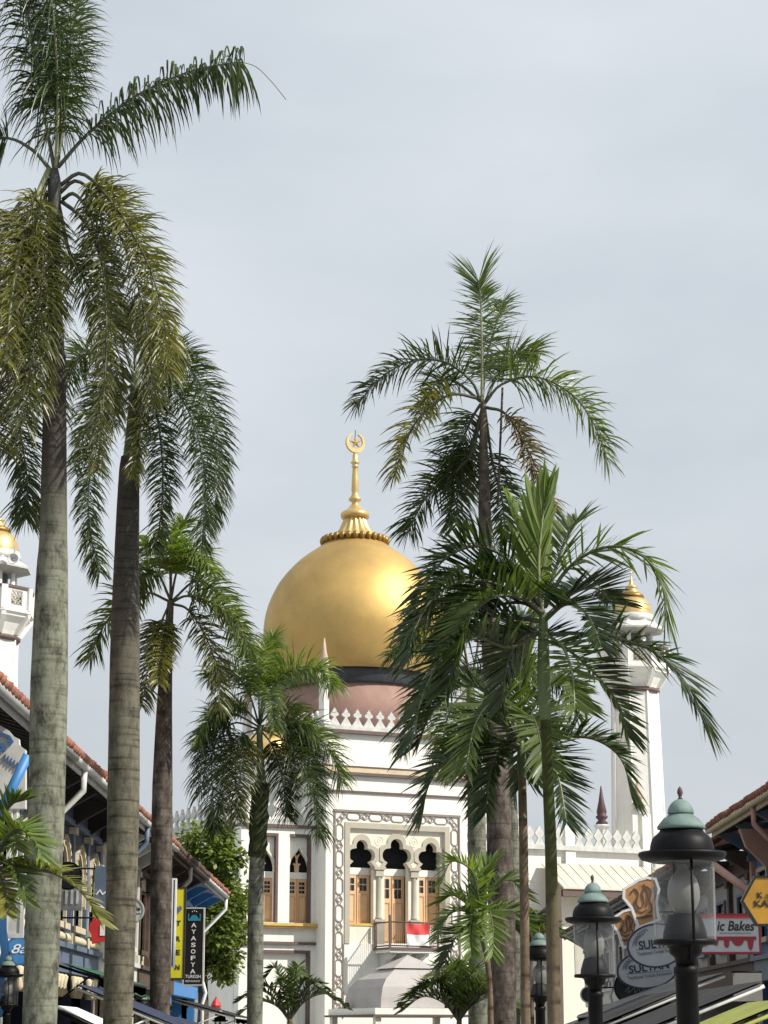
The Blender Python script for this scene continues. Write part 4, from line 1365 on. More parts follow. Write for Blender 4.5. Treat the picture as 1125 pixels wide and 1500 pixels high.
palm('palm_tree', 'thinner cane palm with a low crown, left of the green cane', 28,
     [(770, 1500, 14), (769, 1400, 13), (767, 1250, 13), (765, 1150, 12), (765, 1135, 12)],
     [(765, 1140, 12), (764, 1115, 14), (763, 1085, 9)],
     [('g_mid', Z([(763, 1090), (745, 1042), (720, 1030), (695, 1065), (682, 1130)], -1.1), dict(leaf=.72, stalk='rachispale')),
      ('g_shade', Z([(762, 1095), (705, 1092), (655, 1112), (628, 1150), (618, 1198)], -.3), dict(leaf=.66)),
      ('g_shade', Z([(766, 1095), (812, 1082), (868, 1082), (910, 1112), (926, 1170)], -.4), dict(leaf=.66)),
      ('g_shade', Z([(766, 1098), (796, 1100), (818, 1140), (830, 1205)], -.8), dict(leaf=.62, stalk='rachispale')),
      ('g_mid', Z([(764, 1088), (762, 1010), (766, 960), (770, 935)], .1), dict(leaf=.75, ang=(45, 15), stalk='rachispale')),
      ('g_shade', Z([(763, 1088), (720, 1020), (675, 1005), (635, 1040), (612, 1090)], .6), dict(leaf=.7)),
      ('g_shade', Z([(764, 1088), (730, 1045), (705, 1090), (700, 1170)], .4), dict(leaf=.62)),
      ('g_mid', Z([(765, 1088), (790, 1020), (830, 1000), (858, 1040)], .8), dict(leaf=.65)),
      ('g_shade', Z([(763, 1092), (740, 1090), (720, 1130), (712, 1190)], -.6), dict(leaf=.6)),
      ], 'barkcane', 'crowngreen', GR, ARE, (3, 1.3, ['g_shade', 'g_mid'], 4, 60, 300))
SG = 'young palms planted along the street'
palm('young_palm', 'young bright green palm on a thin yellow stem before the balcony', 30,
     [(719, 1500, 8), (717, 1440, 8), (712, 1390, 8)],
     [(712, 1395, 9), (707, 1370, 9), (704, 1345, 6)],
     [('g_bright', Z([(704, 1350), (700, 1310), (690, 1275), (662, 1262), (648, 1290)], -.2), dict(leaf=.45)),
      ('g_mid', Z([(702, 1350), (678, 1334), (656, 1342), (640, 1375)], -.4), dict(leaf=.34)),
      ('g_bright', Z([(704, 1348), (704, 1310), (712, 1275), (722, 1262)], .3), dict(leaf=.5, ang=(40, 15))),
      ('g_bright', Z([(702, 1350), (690, 1330), (665, 1312), (650, 1318)], .3), dict(leaf=.5, ang=(45, 20))),
      ('g_dark', Z([(702, 1352), (678, 1362), (660, 1385), (652, 1410)], -.4), dict(leaf=.4)),
      ('g_mid', Z([(706, 1350), (735, 1332), (765, 1345), (786, 1388)], .3), dict(leaf=.45)),
      ('g_bright', Z([(705, 1350), (715, 1330), (722, 1360), (722, 1400)], -.4), dict(leaf=.4)),
      ('g_bright', Z([(704, 1350), (695, 1340), (690, 1370), (692, 1400)], -.5), dict(leaf=.38)),
      ('g_mid', Z([(705, 1348), (722, 1300), (750, 1290), (770, 1315)], .5), dict(leaf=.42)),
      ], 'barkcane', 'crowngreen', SG, dict(ARE, pairs=44, wd=.03, t0=.15, rr=.016))
def star_palm(label, D, c, rpx, n_, m, seed, a0=5, a1=175, kw=None, name='young_palm'):
    rng = random.Random(seed)
    fr = []
    for i in range(n_):
        a = R(a0 + (a1 - a0) * (i + rng.uniform(.2, .8)) / n_)
        r = rpx * rng.uniform(.8, 1.1)
        dx, dy = math.cos(a), -math.sin(a)
        u = -dy
        pts = [(c[0], c[1]), (c[0] + dx * r * .28, c[1] - r * (.30 + .25 * u)), (c[0] + dx * r * .68, c[1] - r * (.36 + .60 * u)), (c[0] + dx * r * 1.08, c[1] - r * (.05 + .78 * u))]
        fr.append((rng.choice(m), Z(pts, rng.uniform(-.9, .7))))
    return palm(name, label, D, [(c[0] + 1, 1500, 7), (c[0], c[1] + 12, 7)], [(c[0], c[1] + 14, 8), (c[0], c[1] + 6, 8), (c[0], c[1] - 2, 5)], fr, 'barkcane', 'crowngreen', SG, kw or dict(ARE, pairs=44, wd=.036, leaf=.52, t0=.15, rr=.018))
star_palm('bushy young palm with pale drooping leaves beside the grey tent canopy', 48, (672, 1497), 82, 17, ['g_mid', 'g_dark', 'g_mid'], 3, 4, 176)
star_palm('young palm with open arching fronds in front of the mosque left wing', 72, (424, 1496), 80, 10, ['g_dark', 'g_mid'], 5, 2, 178, dict(ARE, pairs=32, wd=.07, leaf=.55, t0=.15, rr=.03))
star_palm('small palm tuft behind the street lamp next to the brown cane', 46, (778, 1385), 44, 8, ['g_mid', 'g_dark'], 9, 10, 170)
palm('young_palm', 'young palm with yellowing fronds reaching in at the left edge', 19,
     [(-28, 1500, 16), (-24, 1350, 14), (-20, 1300, 13)],
     [(-20, 1310, 16), (-16, 1290, 16), (-12, 1268, 10)],
     [('g_mid', Z([(-12, 1268), (-2, 1215), (15, 1180), (35, 1172)], -.1), dict(leaf=0.34)),
      ('g_bright', Z([(-12, 1270), (10, 1228), (30, 1215), (52, 1235), (62, 1262)], -.3), dict(leaf=0.34)),
      ('g_yellow', Z([(-12, 1272), (30, 1272), (80, 1280), (122, 1310), (148, 1352)], -.5), dict(leaf=0.29, pairs=54, wd=.04)),
      ('g_mid', Z([(-12, 1272), (10, 1262), (28, 1282), (38, 1320)], -.4), dict(leaf=0.27)),
      ('g_yellow', Z([(-12, 1275), (-2, 1282), (8, 1310), (10, 1340)], -.5), dict(leaf=0.24)),
      ('g_mid', Z([(-12, 1268), (-5, 1230), (10, 1215), (25, 1245)], .5), dict(leaf=0.31)),
      ], 'barkcane', 'crowngreen', SG, dict(ARE, pairs=60, wd=.028, leaf=0.31, t0=.12, rr=.018))

# ---------------------------------------------------------------- broad-leaved tree left of the mosque
def leafy_tree(label, D, c, rx, rz, n_, m='g_tree', seed=4):
    p0 = at(c[0], c[1], D)
    t = thing('broadleaf_tree', label, 'tree', (p0.x, D, 0))
    rng = random.Random(seed)
    tr = MB()
    tr.tube([(p0.x, D, -.1), (p0.x + .1, D, p0.z * .4), (p0.x - .05, D, p0.z * .8)], [.3, .24, .16], 10)
    for i in range(9):
        a = rng.uniform(0, 2 * PI)
        e = Vector((p0.x + rx * .7 * math.cos(a), D + rx * .7 * math.sin(a), p0.z + rz * rng.uniform(-.3, .7)))
        s_ = Vector((p0.x, D, p0.z * rng.uniform(.5, .8)))
        tr.tube([s_, s_.lerp(e, .5) + Vector((0, 0, .3)), e], [.1, .06, .02], 6)
    tr.build('trunk', 'barkdark', t, True)
    mb = MB()
    clumps = []
    for i in range(70):
        a, b_ = rng.uniform(0, 2 * PI), math.asin(rng.uniform(-.9, 1))
        q = rng.uniform(.35, 1) ** .5
        clumps.append((Vector((p0.x + rx * q * math.cos(b_) * math.cos(a), D + rx * q * math.cos(b_) * math.sin(a), p0.z + rz * q * math.sin(b_))), rng.uniform(.35, .75)))
    for i in range(n_):
        cc_, cr_ = rng.choice(clumps)
        d = Vector((rng.gauss(0, 1), rng.gauss(0, 1), rng.gauss(0, .8))).normalized()
        p = cc_ + d * cr_ * rng.uniform(.4, 1)
        ax = (d + Vector((rng.uniform(-.8, .8), rng.uniform(-.8, .8), rng.uniform(-.9, .2)))).normalized()
        sd_ = ax.cross(Vector((rng.uniform(-.4, .4), rng.uniform(-.4, .4), 1))).normalized()
        l, w_ = rng.uniform(.18, .40), rng.uniform(.06, .14)
        k = len(mb.v)
        mb.v += [tuple(p), tuple(p + ax * l * .5 + sd_ * w_), tuple(p + ax * l), tuple(p + ax * l * .5 - sd_ * w_)]
        mb.f.append((k, k + 1, k + 2, k + 3))
        mb.sm.append(False)
    mb.build('crown', m, t, True)
    return t
leafy_tree('light green leafy tree between the blue shophouse and the mosque', 92, (298, 1330), 2.0, 4.0, 11000)

# ---------------------------------------------------------------- street lamps
def street_lamp(label, px, D, rz=0, low=0):
    x = (px - 562.5) / F * D * 1.0
    x = at(px, 1300, D).x
    t = thing('street_lamp', label, 'street lamp', (x, D, 0), rz, 'green-capped lantern lamps along the street')
    s = .0041
    def zz(y):
        return 2.65 - low + (1251 - y) * s
    hd = MB().lathe([(47 * s, zz(1246)), (63 * s, zz(1246)), (64 * s, zz(1250)), (60 * s, zz(1256)), (46 * s, zz(1260)), (40 * s, zz(1258))], 40).build('brim', 'iron', t)
    MB().lathe(smooth([(47 * s, zz(1246)), (46 * s, zz(1235)), (42 * s, zz(1224)), (33 * s, zz(1217)), (30 * s, zz(1212))], 1), 40).build('hood', 'iron', t)
    MB().lathe([(30 * s, zz(1213)), (35 * s, zz(1212)), (35 * s, zz(1208)), (30 * s, zz(1202)), (26 * s, zz(1197)), (21 * s, zz(1194)), (18 * s, zz(1191))], 36).build('patina_tier', 'patina', t)
    MB().lathe(smooth([(19 * s, zz(1190)), (19.5 * s, zz(1187)), (17 * s, zz(1179)), (11 * s, zz(1172)), (5 * s, zz(1169))], 1), 32).build('patina_cap', 'patina', t)
    MB().lathe([(2.2 * s, zz(1170)), (4 * s, zz(1168)), (2.2 * s, zz(1166)), (3 * s, zz(1163)), (4.4 * s, zz(1159)), (3.4 * s, zz(1154)), (.6 * s, zz(1150))], 14).build('finial', 'rust', t)
    MB().lathe([(46 * s, zz(1259)), (44.5 * s, zz(1372))], 40, cap=False).build('glass_cylinder', 'glass', t)
    MB().lathe(smooth([(6 * s, zz(1262)), (8 * s, zz(1272)), (19 * s, zz(1282)), (24 * s, zz(1300)), (23 * s, zz(1316)), (15 * s, zz(1330)), (11 * s, zz(1336))], 1), 24).build('bulb', 'frost', t)
    MB().lathe([(20 * s, zz(1334)), (24 * s, zz(1337)), (31 * s, zz(1360)), (32 * s, zz(1372))], 24).build('lamp_holder', 'iron', t)
    b = MB().lathe([(44 * s, zz(1370)), (46 * s, zz(1372)), (46 * s, zz(1377)), (27 * s, zz(1379)), (24 * s, zz(1383)), (23 * s, zz(1390)), (16 * s, zz(1396)), (14 * s, zz(1412))], 32)
    b.build('lamp_tray', 'iron', t)
    for k in range(2):
        a = R(-86 + 180 * k)
        c, s_ = math.cos(a), math.sin(a)
        MB().tube([(45 * s * c, 45 * s * s_, zz(1254)), (44.5 * s * c, 44.5 * s * s_, zz(1374)), (29 * s * c, 29 * s * s_, zz(1383)), (17 * s * c, 17 * s * s_, zz(1398))], 2.2 * s, 8).build('cage_bar', 'iron', t)
    b = MB()
    b.lathe([(.17, 0), (.17, .28), (.13, .34), (.11, .6), (.085, .7), (.066, .76), (.066, zz(1420)), (.075, zz(1418)), (.075, zz(1410)), (.05, zz(1405))], 24)
    b.build('post', 'iron', t)
    return t
street_lamp('largest and nearest green-capped street lamp, on the right', 1001, 12.35, R(4))
street_lamp('mid-size green-capped lamp with clear glass, left of the oval signs', 868, 19.2)
street_lamp('green-capped lamp half behind the brown cane palm', 788, 28.5)
street_lamp('tiny distant green-capped lamp between the palm trunks', 712, 84)
street_lamp('green-capped lamp at the lower left corner', 18, 36.5, R(10))
street_lamp('green-capped lamp between the second and third palms on the left', 212, 52, 0, .30)
street_lamp('farthest green-capped lamp on the left, near the dark awnings', 326, 68, 0, .52)

# ---------------------------------------------------------------- shophouses
def shophouse(side, Y0, Y1, label, wall, trim, accent, nwin, XW, XE, ze, tile='tile', arched=False, fascia='greywhite', soffit='soffit', pipe='white', pilaster=None, ornate=False, shutter='shutter', z1=3.4, pipe_at=1.0, brackets=True):
    YM = (Y0 + Y1) / 2
    t = thing('shophouse', label, 'shophouse', (XW, YM, 0), 0, 'two-storey shophouses lining the street')
    sg = -side                        # towards the street in world x
    ov = abs(XE - XW)
    def fx(a, b_, d):                 # a along the street, b up, d out from the wall
        return (sg * d, a - YM, b_)
    y0, y1 = Y0 + .02, Y1 - .02
    w_ = (y1 - y0)
    wins = []
    wz0, wz1 = z1 + .75, ze - 1.15
    for i in range(nwin):
        c = y0 + w_ * (i + .5) / nwin
        hw = min(.62, w_ / nwin * .34)
        if arched:
            o_ = [(c + hw, wz0)] + arc(c, wz1 - hw, hw, 0, 180, 10) + [(c - hw, wz0)]
        else:
            o_ = rect(c - hw, c + hw, wz0, wz1)
        wins.append((c, hw, o_))
    b = MB()
    b.plate(rect(y0, y1, z1, ze + .05), [q[2] for q in wins], fx, -.28, 0)
    b.add([fx(*p) for p in [(y0, 0, -2.2), (y1, 0, -2.2), (y1, ze + .05, -2.2), (y0, ze + .05, -2.2), (y0, 0, -9), (y1, 0, -9), (y1, ze + .05, -9), (y0, ze + .05, -9)]], [(0, 1, 2, 3), (7, 6, 5, 4), (0, 4, 5, 1), (1, 5, 6, 2), (2, 6, 7, 3), (3, 7, 4, 0)])
    # party walls carry the upper floor over the covered walkway
    for ya in (y0, y1 - .3):
        b.add([fx(*p) for p in [(ya, 0, -2.19), (ya + .3, 0, -2.19), (ya + .3, ze, -2.19), (ya, ze, -2.19), (ya, 0, -.29), (ya + .3, 0, -.29), (ya + .3, ze, -.29), (ya, ze, -.29)]], [(0, 1, 2, 3), (7, 6, 5, 4), (0, 4, 5, 1), (1, 5, 6, 2), (2, 6, 7, 3), (3, 7, 4, 0)])
        b.add([fx(*p) for p in [(ya, 0, -.5), (ya + .35, 0, -.5), (ya + .35, z1, -.5), (ya, z1, -.5), (ya, 0, -.01), (ya + .35, 0, -.01), (ya + .35, z1, -.01), (ya, z1, -.01)]], [(0, 1, 2, 3), (7, 6, 5, 4), (0, 4, 5, 1), (1, 5, 6, 2), (2, 6, 7, 3), (3, 7, 4, 0)])
    b.build('wall', wall, t)
    b = MB()
    b.plate(rect(y0 + .31, y1 - .31, 0, ze - .1), [], fx, -2.1, -2.0)
    b.build('interior', 'void', t)
    # string courses
    b = MB()
    b.plate(rect(y0, y1, z1 - .35, z1 + .18), [], fx, -.2, .10)
    b.plate(rect(y0, y1, z1 + .182, z1 + .30), [], fx, -.002, .2)
    b.plate(rect(y0, y1, ze - .62, ze - .48), [], fx, .002, .14)
    b.plate(rect(y0, y1, ze - .478, ze - .2), [], fx, .002, .08)
    b.build('cornice', trim, t)
    # windows
    for c, hw, o_ in wins:
        f = MB()
        big = [(c + (a - c) * 1.22, wz0 + (z - wz0) * 1.06) for a, z in o_]
        f.plate(big, [o_], fx, -.06, .07)
        f.plate(rect(c - hw * 1.3, c + hw * 1.3, wz0 - .14, wz0 - .002), [], fx, -.05, .16)
        fo = f.build('window', accent, t)
        for s_ in (-1, 1):
            q = MB()
            a0_, a1_ = (c - hw + .02, c - .015) if s_ < 0 else (c + .015, c + hw - .02)
            top = wz1 - (hw if arched else .05)
            q.plate(rect(a0_, a1_, wz0 + .02, top), [rect(a0_ + .07, a1_ - .07, wz0 + .12, top - .1)], fx, -.14, -.09)
            n_ = 14
            for k in range(n_):
                za = wz0 + .13 + (top - wz0 - .24) * k / n_
                h_ = (top - wz0 - .24) / n_
                q.add([fx(a0_ + .07, za, -.09), fx(a1_ - .07, za, -.09), fx(a1_ - .07, za + h_, -.14), fx(a0_ + .07, za + h_, -.14)], [(0, 1, 2, 3)])
            q.build('shutter', shutter, fo)
        if arched:
            q = MB()
            q.plate(arc(c, wz1 - hw, hw * .96, 0, 180, 10), [], fx, -.2, -.17)
            q.build('pane', 'pane', fo)
            q = MB()
            for k in (45, 90, 135):
                q.strip([(c, wz1 - hw), (c + hw * .95 * math.cos(R(k)), wz1 - hw + hw * .95 * math.sin(R(k)))], .05, fx, -.16, -.1)
            q.build('fan_bar', trim, fo)
    # pilasters
    for i in range(nwin + 1):
        c = min(max(y0 + w_ * i / nwin, y0 + .2), y1 - .2)
        b = MB()
        b.plate(rect(c - .16, c + .16, z1 + .3, ze - .64), [], fx, .002, .12)
        po = b.build('pilaster', pilaster or trim, t)
        q = MB()
        q.plate(rect(c - .2, c + .2, ze - .80, ze - .64), [], fx, -.001, .18)
        q.build('capital', 'plaster' if ornate else trim, po)
        MB().plate(rect(c - .22, c + .22, z1 + .3, z1 + .55), [], fx, -.001, .18).build('plinth', 'plaster' if ornate else trim, po)
        if brackets:
            q = MB()
            q.plate([(.05, ze - .62), (ov * .85, ze - .12), (ov * .85, ze - .03), (.05, ze - .03)], [], lambda a, b_, d: (sg * a, c + d - YM, b_), -.09, .09)
            q.build('eave_bracket', 'soffit' if ornate else trim, t)
    if ornate:
        for i in range(nwin):
            c = y0 + w_ * (i + .5) / nwin
            b = MB()
            b.strip([(c - .78, wz0 + .5)] + arc(c, wz1 - .62, .80, 180, 0, 12) + [(c + .78, wz0 + .5)], .12, fx, .0, .14)
            b.build('arch_ornament', 'plaster', t)
            for k in range(5):
                MB().lathe([(.02, -.10), (.11, -.04), (.09, .04), (.02, .10)], 8, fx(c - .6 + .3 * k, z1 + .42, .12)).build('plaster_boss', 'plaster', t)
            for k in range(3):
                MB().lathe([(.05, 0), (.1, .1), (.06, .25), (.1, .45), (.05, .5)], 8, fx(c - .5 + .5 * k, z1 - .9, .10)).build('baluster', 'plaster', t)
    # eaves: soffit, rafters, fascia, gutter
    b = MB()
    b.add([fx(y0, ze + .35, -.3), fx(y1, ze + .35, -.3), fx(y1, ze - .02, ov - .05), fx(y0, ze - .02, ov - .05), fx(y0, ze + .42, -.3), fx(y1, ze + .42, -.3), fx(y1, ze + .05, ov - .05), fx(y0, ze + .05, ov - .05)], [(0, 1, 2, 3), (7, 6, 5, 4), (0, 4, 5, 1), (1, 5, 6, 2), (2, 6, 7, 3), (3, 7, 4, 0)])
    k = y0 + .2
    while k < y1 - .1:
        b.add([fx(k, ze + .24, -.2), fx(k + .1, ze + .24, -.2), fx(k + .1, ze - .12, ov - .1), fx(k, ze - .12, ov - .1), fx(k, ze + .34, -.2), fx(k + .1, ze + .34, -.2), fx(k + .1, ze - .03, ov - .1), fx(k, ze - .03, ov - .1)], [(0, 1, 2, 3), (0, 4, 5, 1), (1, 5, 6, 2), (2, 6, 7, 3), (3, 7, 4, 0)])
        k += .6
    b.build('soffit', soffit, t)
    b = MB()
    b.plate(rect(y0, y1, ze - .14, ze + .12), [], fx, ov - .045, ov)
    b.tube([fx(y0, ze + .03, ov + .09), fx(y1, ze + .03, ov + .09)], .085, 8)
    b.build('gutter', fascia, t)
    # tiled roof
    rl, rh = 6.5, 3.4
    b = MB()
    ny = int(w_ / .22) * 4
    rows = 16
    vs, fs = [], []
    for j in range(rows * 2 + 1):
        s_ = (j // 2 + (0 if j % 2 == 0 else 1)) / rows
        lift = .05 if j % 2 == 0 else .0
        for i in range(ny + 1):
            a = y0 + w_ * i / ny
            h = .075 * (math.sin(2 * PI * i / 4) if True else 0) + lift * 1.0
            vs.append(fx(a, ze + .12 + rh * s_ + h + .02 * noise.noise(Vector((a * 3, j * .7, 0))), ov + .16 - rl * s_))
    for j in range(rows * 2):
        for i in range(ny):
            fs.append((j * (ny + 1) + i, j * (ny + 1) + i + 1, (j + 1) * (ny + 1) + i + 1, (j + 1) * (ny + 1) + i))
    b.add(vs, fs)
    # mortar-filled tile ends along the eave
    nb = int(w_ / .30)
    rj = random.Random(int(Y0 * 10))
    for i in range(nb):
        a = y0 + w_ * (i + .5) / nb
        j_ = rj.uniform(-.05, .02) - .06
        b.tube([fx(a, ze + .19 + j_, ov + .2), fx(a, ze + .40 + j_, ov - .25)], .09 * rj.uniform(.85, 1.15), 7)
    b.build('roof', tile, t)
    # downpipe
    b = MB()
    ya = y0 + (y1 - y0) * pipe_at
    ya = min(max(ya, y0 + .15), y1 - .15)
    b.tube([fx(ya, ze - .02, ov + .05), fx(ya, ze - .45, ov + .05), fx(ya, ze - 1.35, .28), fx(ya, z1 + .35, .28), fx(ya, z1 - .1, .42), fx(ya, z1 - .5, .30), fx(ya, .1, .30)], .07, 8)
    b.build('downpipe', pipe, t)
    return t
XL, XLE, ZE = -7.4, -6.3, 7.03
shophouse(-1, 28.5, 41.2, 'grey-white shophouse with blue scrollwork, at the left edge', 'grey', 'greywhite', 'greywhite', 5, XL, XLE, ZE, 'tile', pipe='blue', pipe_at=.2, fascia='grey', brackets=False)
shophouse(-1, 41.2, 53.6, 'ornate navy shophouse with cream plaster mouldings behind two palm trunks', 'navy', 'slateblue', 'plaster', 5, XL, XLE, ZE, 'tile', arched=True, fascia='greywhite', ornate=True, pipe='greywhite', pipe_at=.12, shutter='slateblue')
shophouse(-1, 53.6, 62.0, 'beige shophouse with white shutters beside the dark third trunk', 'plaster', 'greywhite', 'greywhite', 3, XL, XLE, ZE, 'tile', pipe='slateblue', pipe_at=.1, shutter='whitecloth')
shophouse(-1, 62.0, 73.0, 'brown-eaved shophouse behind the black and yellow vertical signs', 'plaster', 'brownwood', 'brownwood', 4, XL, XLE, ZE - .05, 'tiledark', fascia='brownwood', soffit='brownwood', pipe='greywhite', pipe_at=.45, shutter='brownwood')
shophouse(-1, 73.0, 82.5, 'bright blue corner shophouse, last of the left row', 'blue', 'blue', 'slateblue', 3, XL, XLE, ZE - .05, 'tile', fascia='greywhite', pipe='white', pipe_at=.98, shutter='blue', soffit='greywhite')
XRW, XRE = 10.05, 8.95
shophouse(1, 38.5, 56.4, 'blue shophouse with dusty pink brackets and red tiles, on the right', 'deepblue', 'slateblue', 'beige', 6, XRW, XRE, ZE, 'tile', fascia='plaster', pipe='pinkwall', pipe_at=.62, shutter='deepblue', pilaster='pinkwall')
shophouse(1, 56.4, 71.0, 'dark grey shophouse behind the oval signs', 'grey', 'brownwood', 'slateblue', 4, XRW, XRE, ZE - .45, 'tile', fascia='brownwood', pipe='grey', pipe_at=.9, shutter='grey')
shophouse(1, 71.0, 90.0, 'grey louvred shophouse behind the mid-size lamp on the right', 'grey', 'shutter', 'shutter', 6, XRW, XRE, ZE - .55, 'tiledark', fascia='slate', pipe='greywhite', pipe_at=.98, shutter='shutter')
shophouse(1, 90.0, 104.0, 'dark shuttered shophouse at the far end, touching the mosque porch', 'slateblue', 'shutter', 'grey', 6, XRW, XRE, ZE - .6, 'tiledark', fascia='slate', pipe='grey', pipe_at=.5, shutter='shutter')
# pink gable board under the right eaves, blue brace on the left house
rh = [o for o in bpy.data.objects if o.get('label', '').startswith('blue shophouse with dusty')][0]
for Yc in (45.5, 52.6):
    b = MB()
    b.plate([(XRE + .1, 6.75), (XRW, 6.75), (XRW, 5.75), (XRW - .35, 5.8), (XRE + .25, 6.3)], [], lambda a, c, d: (a, Yc + d, c), -.12, .12)
    b.build('gable_board', 'pinkwall', rh, True)
b = MB()
b.tube([at(1046, 1268, 51), at(1112, 1316, 49)], .10, 8)
b.build('diagonal_brace', 'pinkwall', rh, True)
lh = [o for o in bpy.data.objects if o.get('label', '').startswith('grey-white shophouse')][0]
b = MB()
p0, p1 = at(41, 1106, 33.6), at(-12, 1215, 33.6)
b.tube([p0, p1], .085, 8)
b.build('diagonal_brace', 'blue', lh, True)
b = MB()
b.tube([at(3, 1290, 37), at(3, 1360, 37), at(8, 1395, 37), at(2, 1420, 37), at(2, 1490, 37)], .08, 8)
b.build('downpipe', 'blue', lh, True)
b = MB()
q0, q1 = at(9, 1276, 37.2), at(34, 1374, 37.2)
b.plate(rect(q0.x, q1.x, q1.z, q0.z), [rect(q0.x + .07, q1.x - .07, q1.z + .08, q1.z + .62), rect(q0.x + .07, q1.x - .07, q1.z + .7, q0.z - .08)], lambda a, c, d: (a, 37.2 + d, c), -.03, .03)
b.plate(rect(q0.x + .02, q1.x - .02, q1.z + .02, q0.z - .02), [], lambda a, c, d: (a, 37.2 + d, c), -.008, .008)
b.build('open_shutter', 'greywhite', lh, True)
# grey gable with blue scroll on the near left house, turned to the street
gx = -6.9
gb = MB()
gp = [(at(x, y, 34.9).x, at(x, y, 34.9).z) for x, y in ((-40, 1060), (4, 1064), (14, 1070), (22, 1079), (30, 1083), (31, 1092), (40, 1099), (40, 1185), (-40, 1185))]
gb.plate(gp, [], lambda a, c, d: (a - .02, 34.9 + d, c), -.08, .08)
gb.build('side_gable', 'greywhite', lh, True)
gb = MB()
for run in (((-20, 1078), (4, 1076), (13, 1080), (17, 1086), (14, 1090)), ((-4, 1092), (4, 1092), (6, 1098), (-3, 1100))):
    gb.strip([(at(x, y, 34.8).x, at(x, y, 34.8).z) for x, y in run], .06, lambda a, c, d: (a, 34.8 + d, c), -.02, .03)
for i in range(5):
    q0, q1 = at(8 + 4.5 * i, 1105 + 3 * i, 34.8), at(6 + 4.5 * i, 1115 + 3 * i, 34.8)
    gb.strip([(q0.x, q0.z), (q1.x, q1.z)], .018, lambda a, c, d: (a, 34.8 + d, c), -.01, .03)
gb.build('scrollwork', 'deepblue', lh, True)

# ---------------------------------------------------------------- awnings and umbrellas
def awning(label, px, py, D, wd, dep, drop, m, side, name='awning', rib='iron', val=.22, group=None):
    """sloping canopy; (px, py) its high near corner, falling towards the street"""
    p = at(px, py, D)
    t = thing(name, label, 'awning', (p.x, D, 0), 0, group)
    sg = -side
    z0 = p.z
    b = MB()
    n_ = 8
    vs, fs = [], []
    for j in range(n_ + 1):
        k = j / n_
        for i in range(9):
            y = wd * i / 8
            sag = -.035 * math.sin(PI * ((i % 2) / 2 + .0)) * math.sin(PI * k)
            vs.append((sg * dep * k, y, z0 - drop * k + sag))
    for j in range(n_):
        for i in range(8):
            fs.append((j * 9 + i, j * 9 + i + 1, (j + 1) * 9 + i + 1, (j + 1) * 9 + i))
    k0 = len(vs)
    for i in range(9):
        y = wd * i / 8
        vs.append((sg * dep, y, z0 - drop - val * (1 if i % 2 else .8)))
    for i in range(8):
        fs.append((n_ * 9 + i, n_ * 9 + i + 1, k0 + i + 1, k0 + i))
    vs2 = [(x, y, z - .025) for x, y, z in vs]
    b.add(vs + vs2, fs + [tuple(q + len(vs) for q in reversed(f)) for f in fs])
    b.build('canopy', m, t)
    for i in (0, 4, 8):
        y = wd * i / 8 + (.05 if i == 0 else -.05 if i == 8 else 0)
        MB().tube([(0, y, z0 - .08), (sg * dep, y, z0 - drop - .08)], .03, 6).build('rib', rib, t)
    MB().tube([(sg * dep, 0, z0 - drop - .05), (sg * dep, wd, z0 - drop - .05)], .03, 6).build('front_bar', rib, t)
    for y in (.06, wd - .06):
        MB().tube([(sg * .02, y, z0 - drop - .55), (sg * dep * .75, y, z0 - drop * .75 - .1)], .02, 6).build('arm', rib, t)
        MB().tube([(sg * (dep - .02), y, z0 - drop - .1), (sg * (dep - .02), y, 0)], .025, 6).build('pole', rib, t)
    return t
AG = 'sloping awnings along the shopfronts'
awning('green awning with tiled edge under the navy shophouse', 84, 1408, 43.5, 8.5, .9, .28, 'green', -1, group=AG, val=.28)
awning('navy cloth awning below the green one on the left', 108, 1440, 40, 4.5, 1.9, .75, 'navycloth', -1, group=AG, rib='greywhite')
awning('white cloth awning in the bottom left corner between trunks', 76, 1472, 36, 3, 1.3, .55, 'whitecloth', -1, group=AG)
awning('second navy awning partly behind the olive palm trunk', 160, 1462, 47, 4, 1.6, .6, 'navycloth', -1, group=AG, rib='greywhite')
awning('black awning under the blue corner shophouse', 252, 1462, 66, 10, 2.0, .55, 'blackcloth', -1, group=AG, rib='greywhite')
awning('dark blue awning nearest the left far lamp', 240, 1488, 60, 5, 1.6, .5, 'navycloth', -1, group=AG)
awning('slim green awning beside the dark third trunk', 186, 1452, 56, 5, .7, .25, 'green', -1, group=AG)
awning('dark ribbed awning below the oval restaurant signs', 1004, 1448, 36, 6, 2.4, .95, 'blackcloth', 1, group=AG, rib='shutter')
awning('second dark ribbed awning beyond the oval signs', 960, 1466, 44, 8, 2.6, .9, 'greycloth', 1, group=AG, rib='shutter')
awning('black awning right of the largest lamp post', 1120, 1436, 30, 7, 2.2, .85, 'blackcloth', 1, group=AG, rib='greywhite')
awning('lime green awning in the bottom right corner', 1162, 1462, 24, 3.0, 1.9, .75, 'lime', 1, group=AG, rib='lime')
awning('grey cloth awning under the red-dripped bakery sign', 1062, 1424, 40, 9, 2.0, .7, 'greycloth', 1, group=AG, rib='shutter')
# red folded parasol
pp = at(316, 1492, 83)
tt = thing('parasol', 'small red folded parasol beyond the black awning on the left', 'parasol', (pp.x, 83, 0))
MB().lathe([(.03, pp.z + .42), (.16, pp.z + .38), (.21, pp.z + .5), (.12, pp.z + .68), (.03, pp.z + .8)], 8, (0, 0, 0), 0, False).build('canopy', 'red', tt)
MB().tube([(0, 0, 0), (0, 0, pp.z + .83)], .03, 6).build('pole', 'iron', tt)
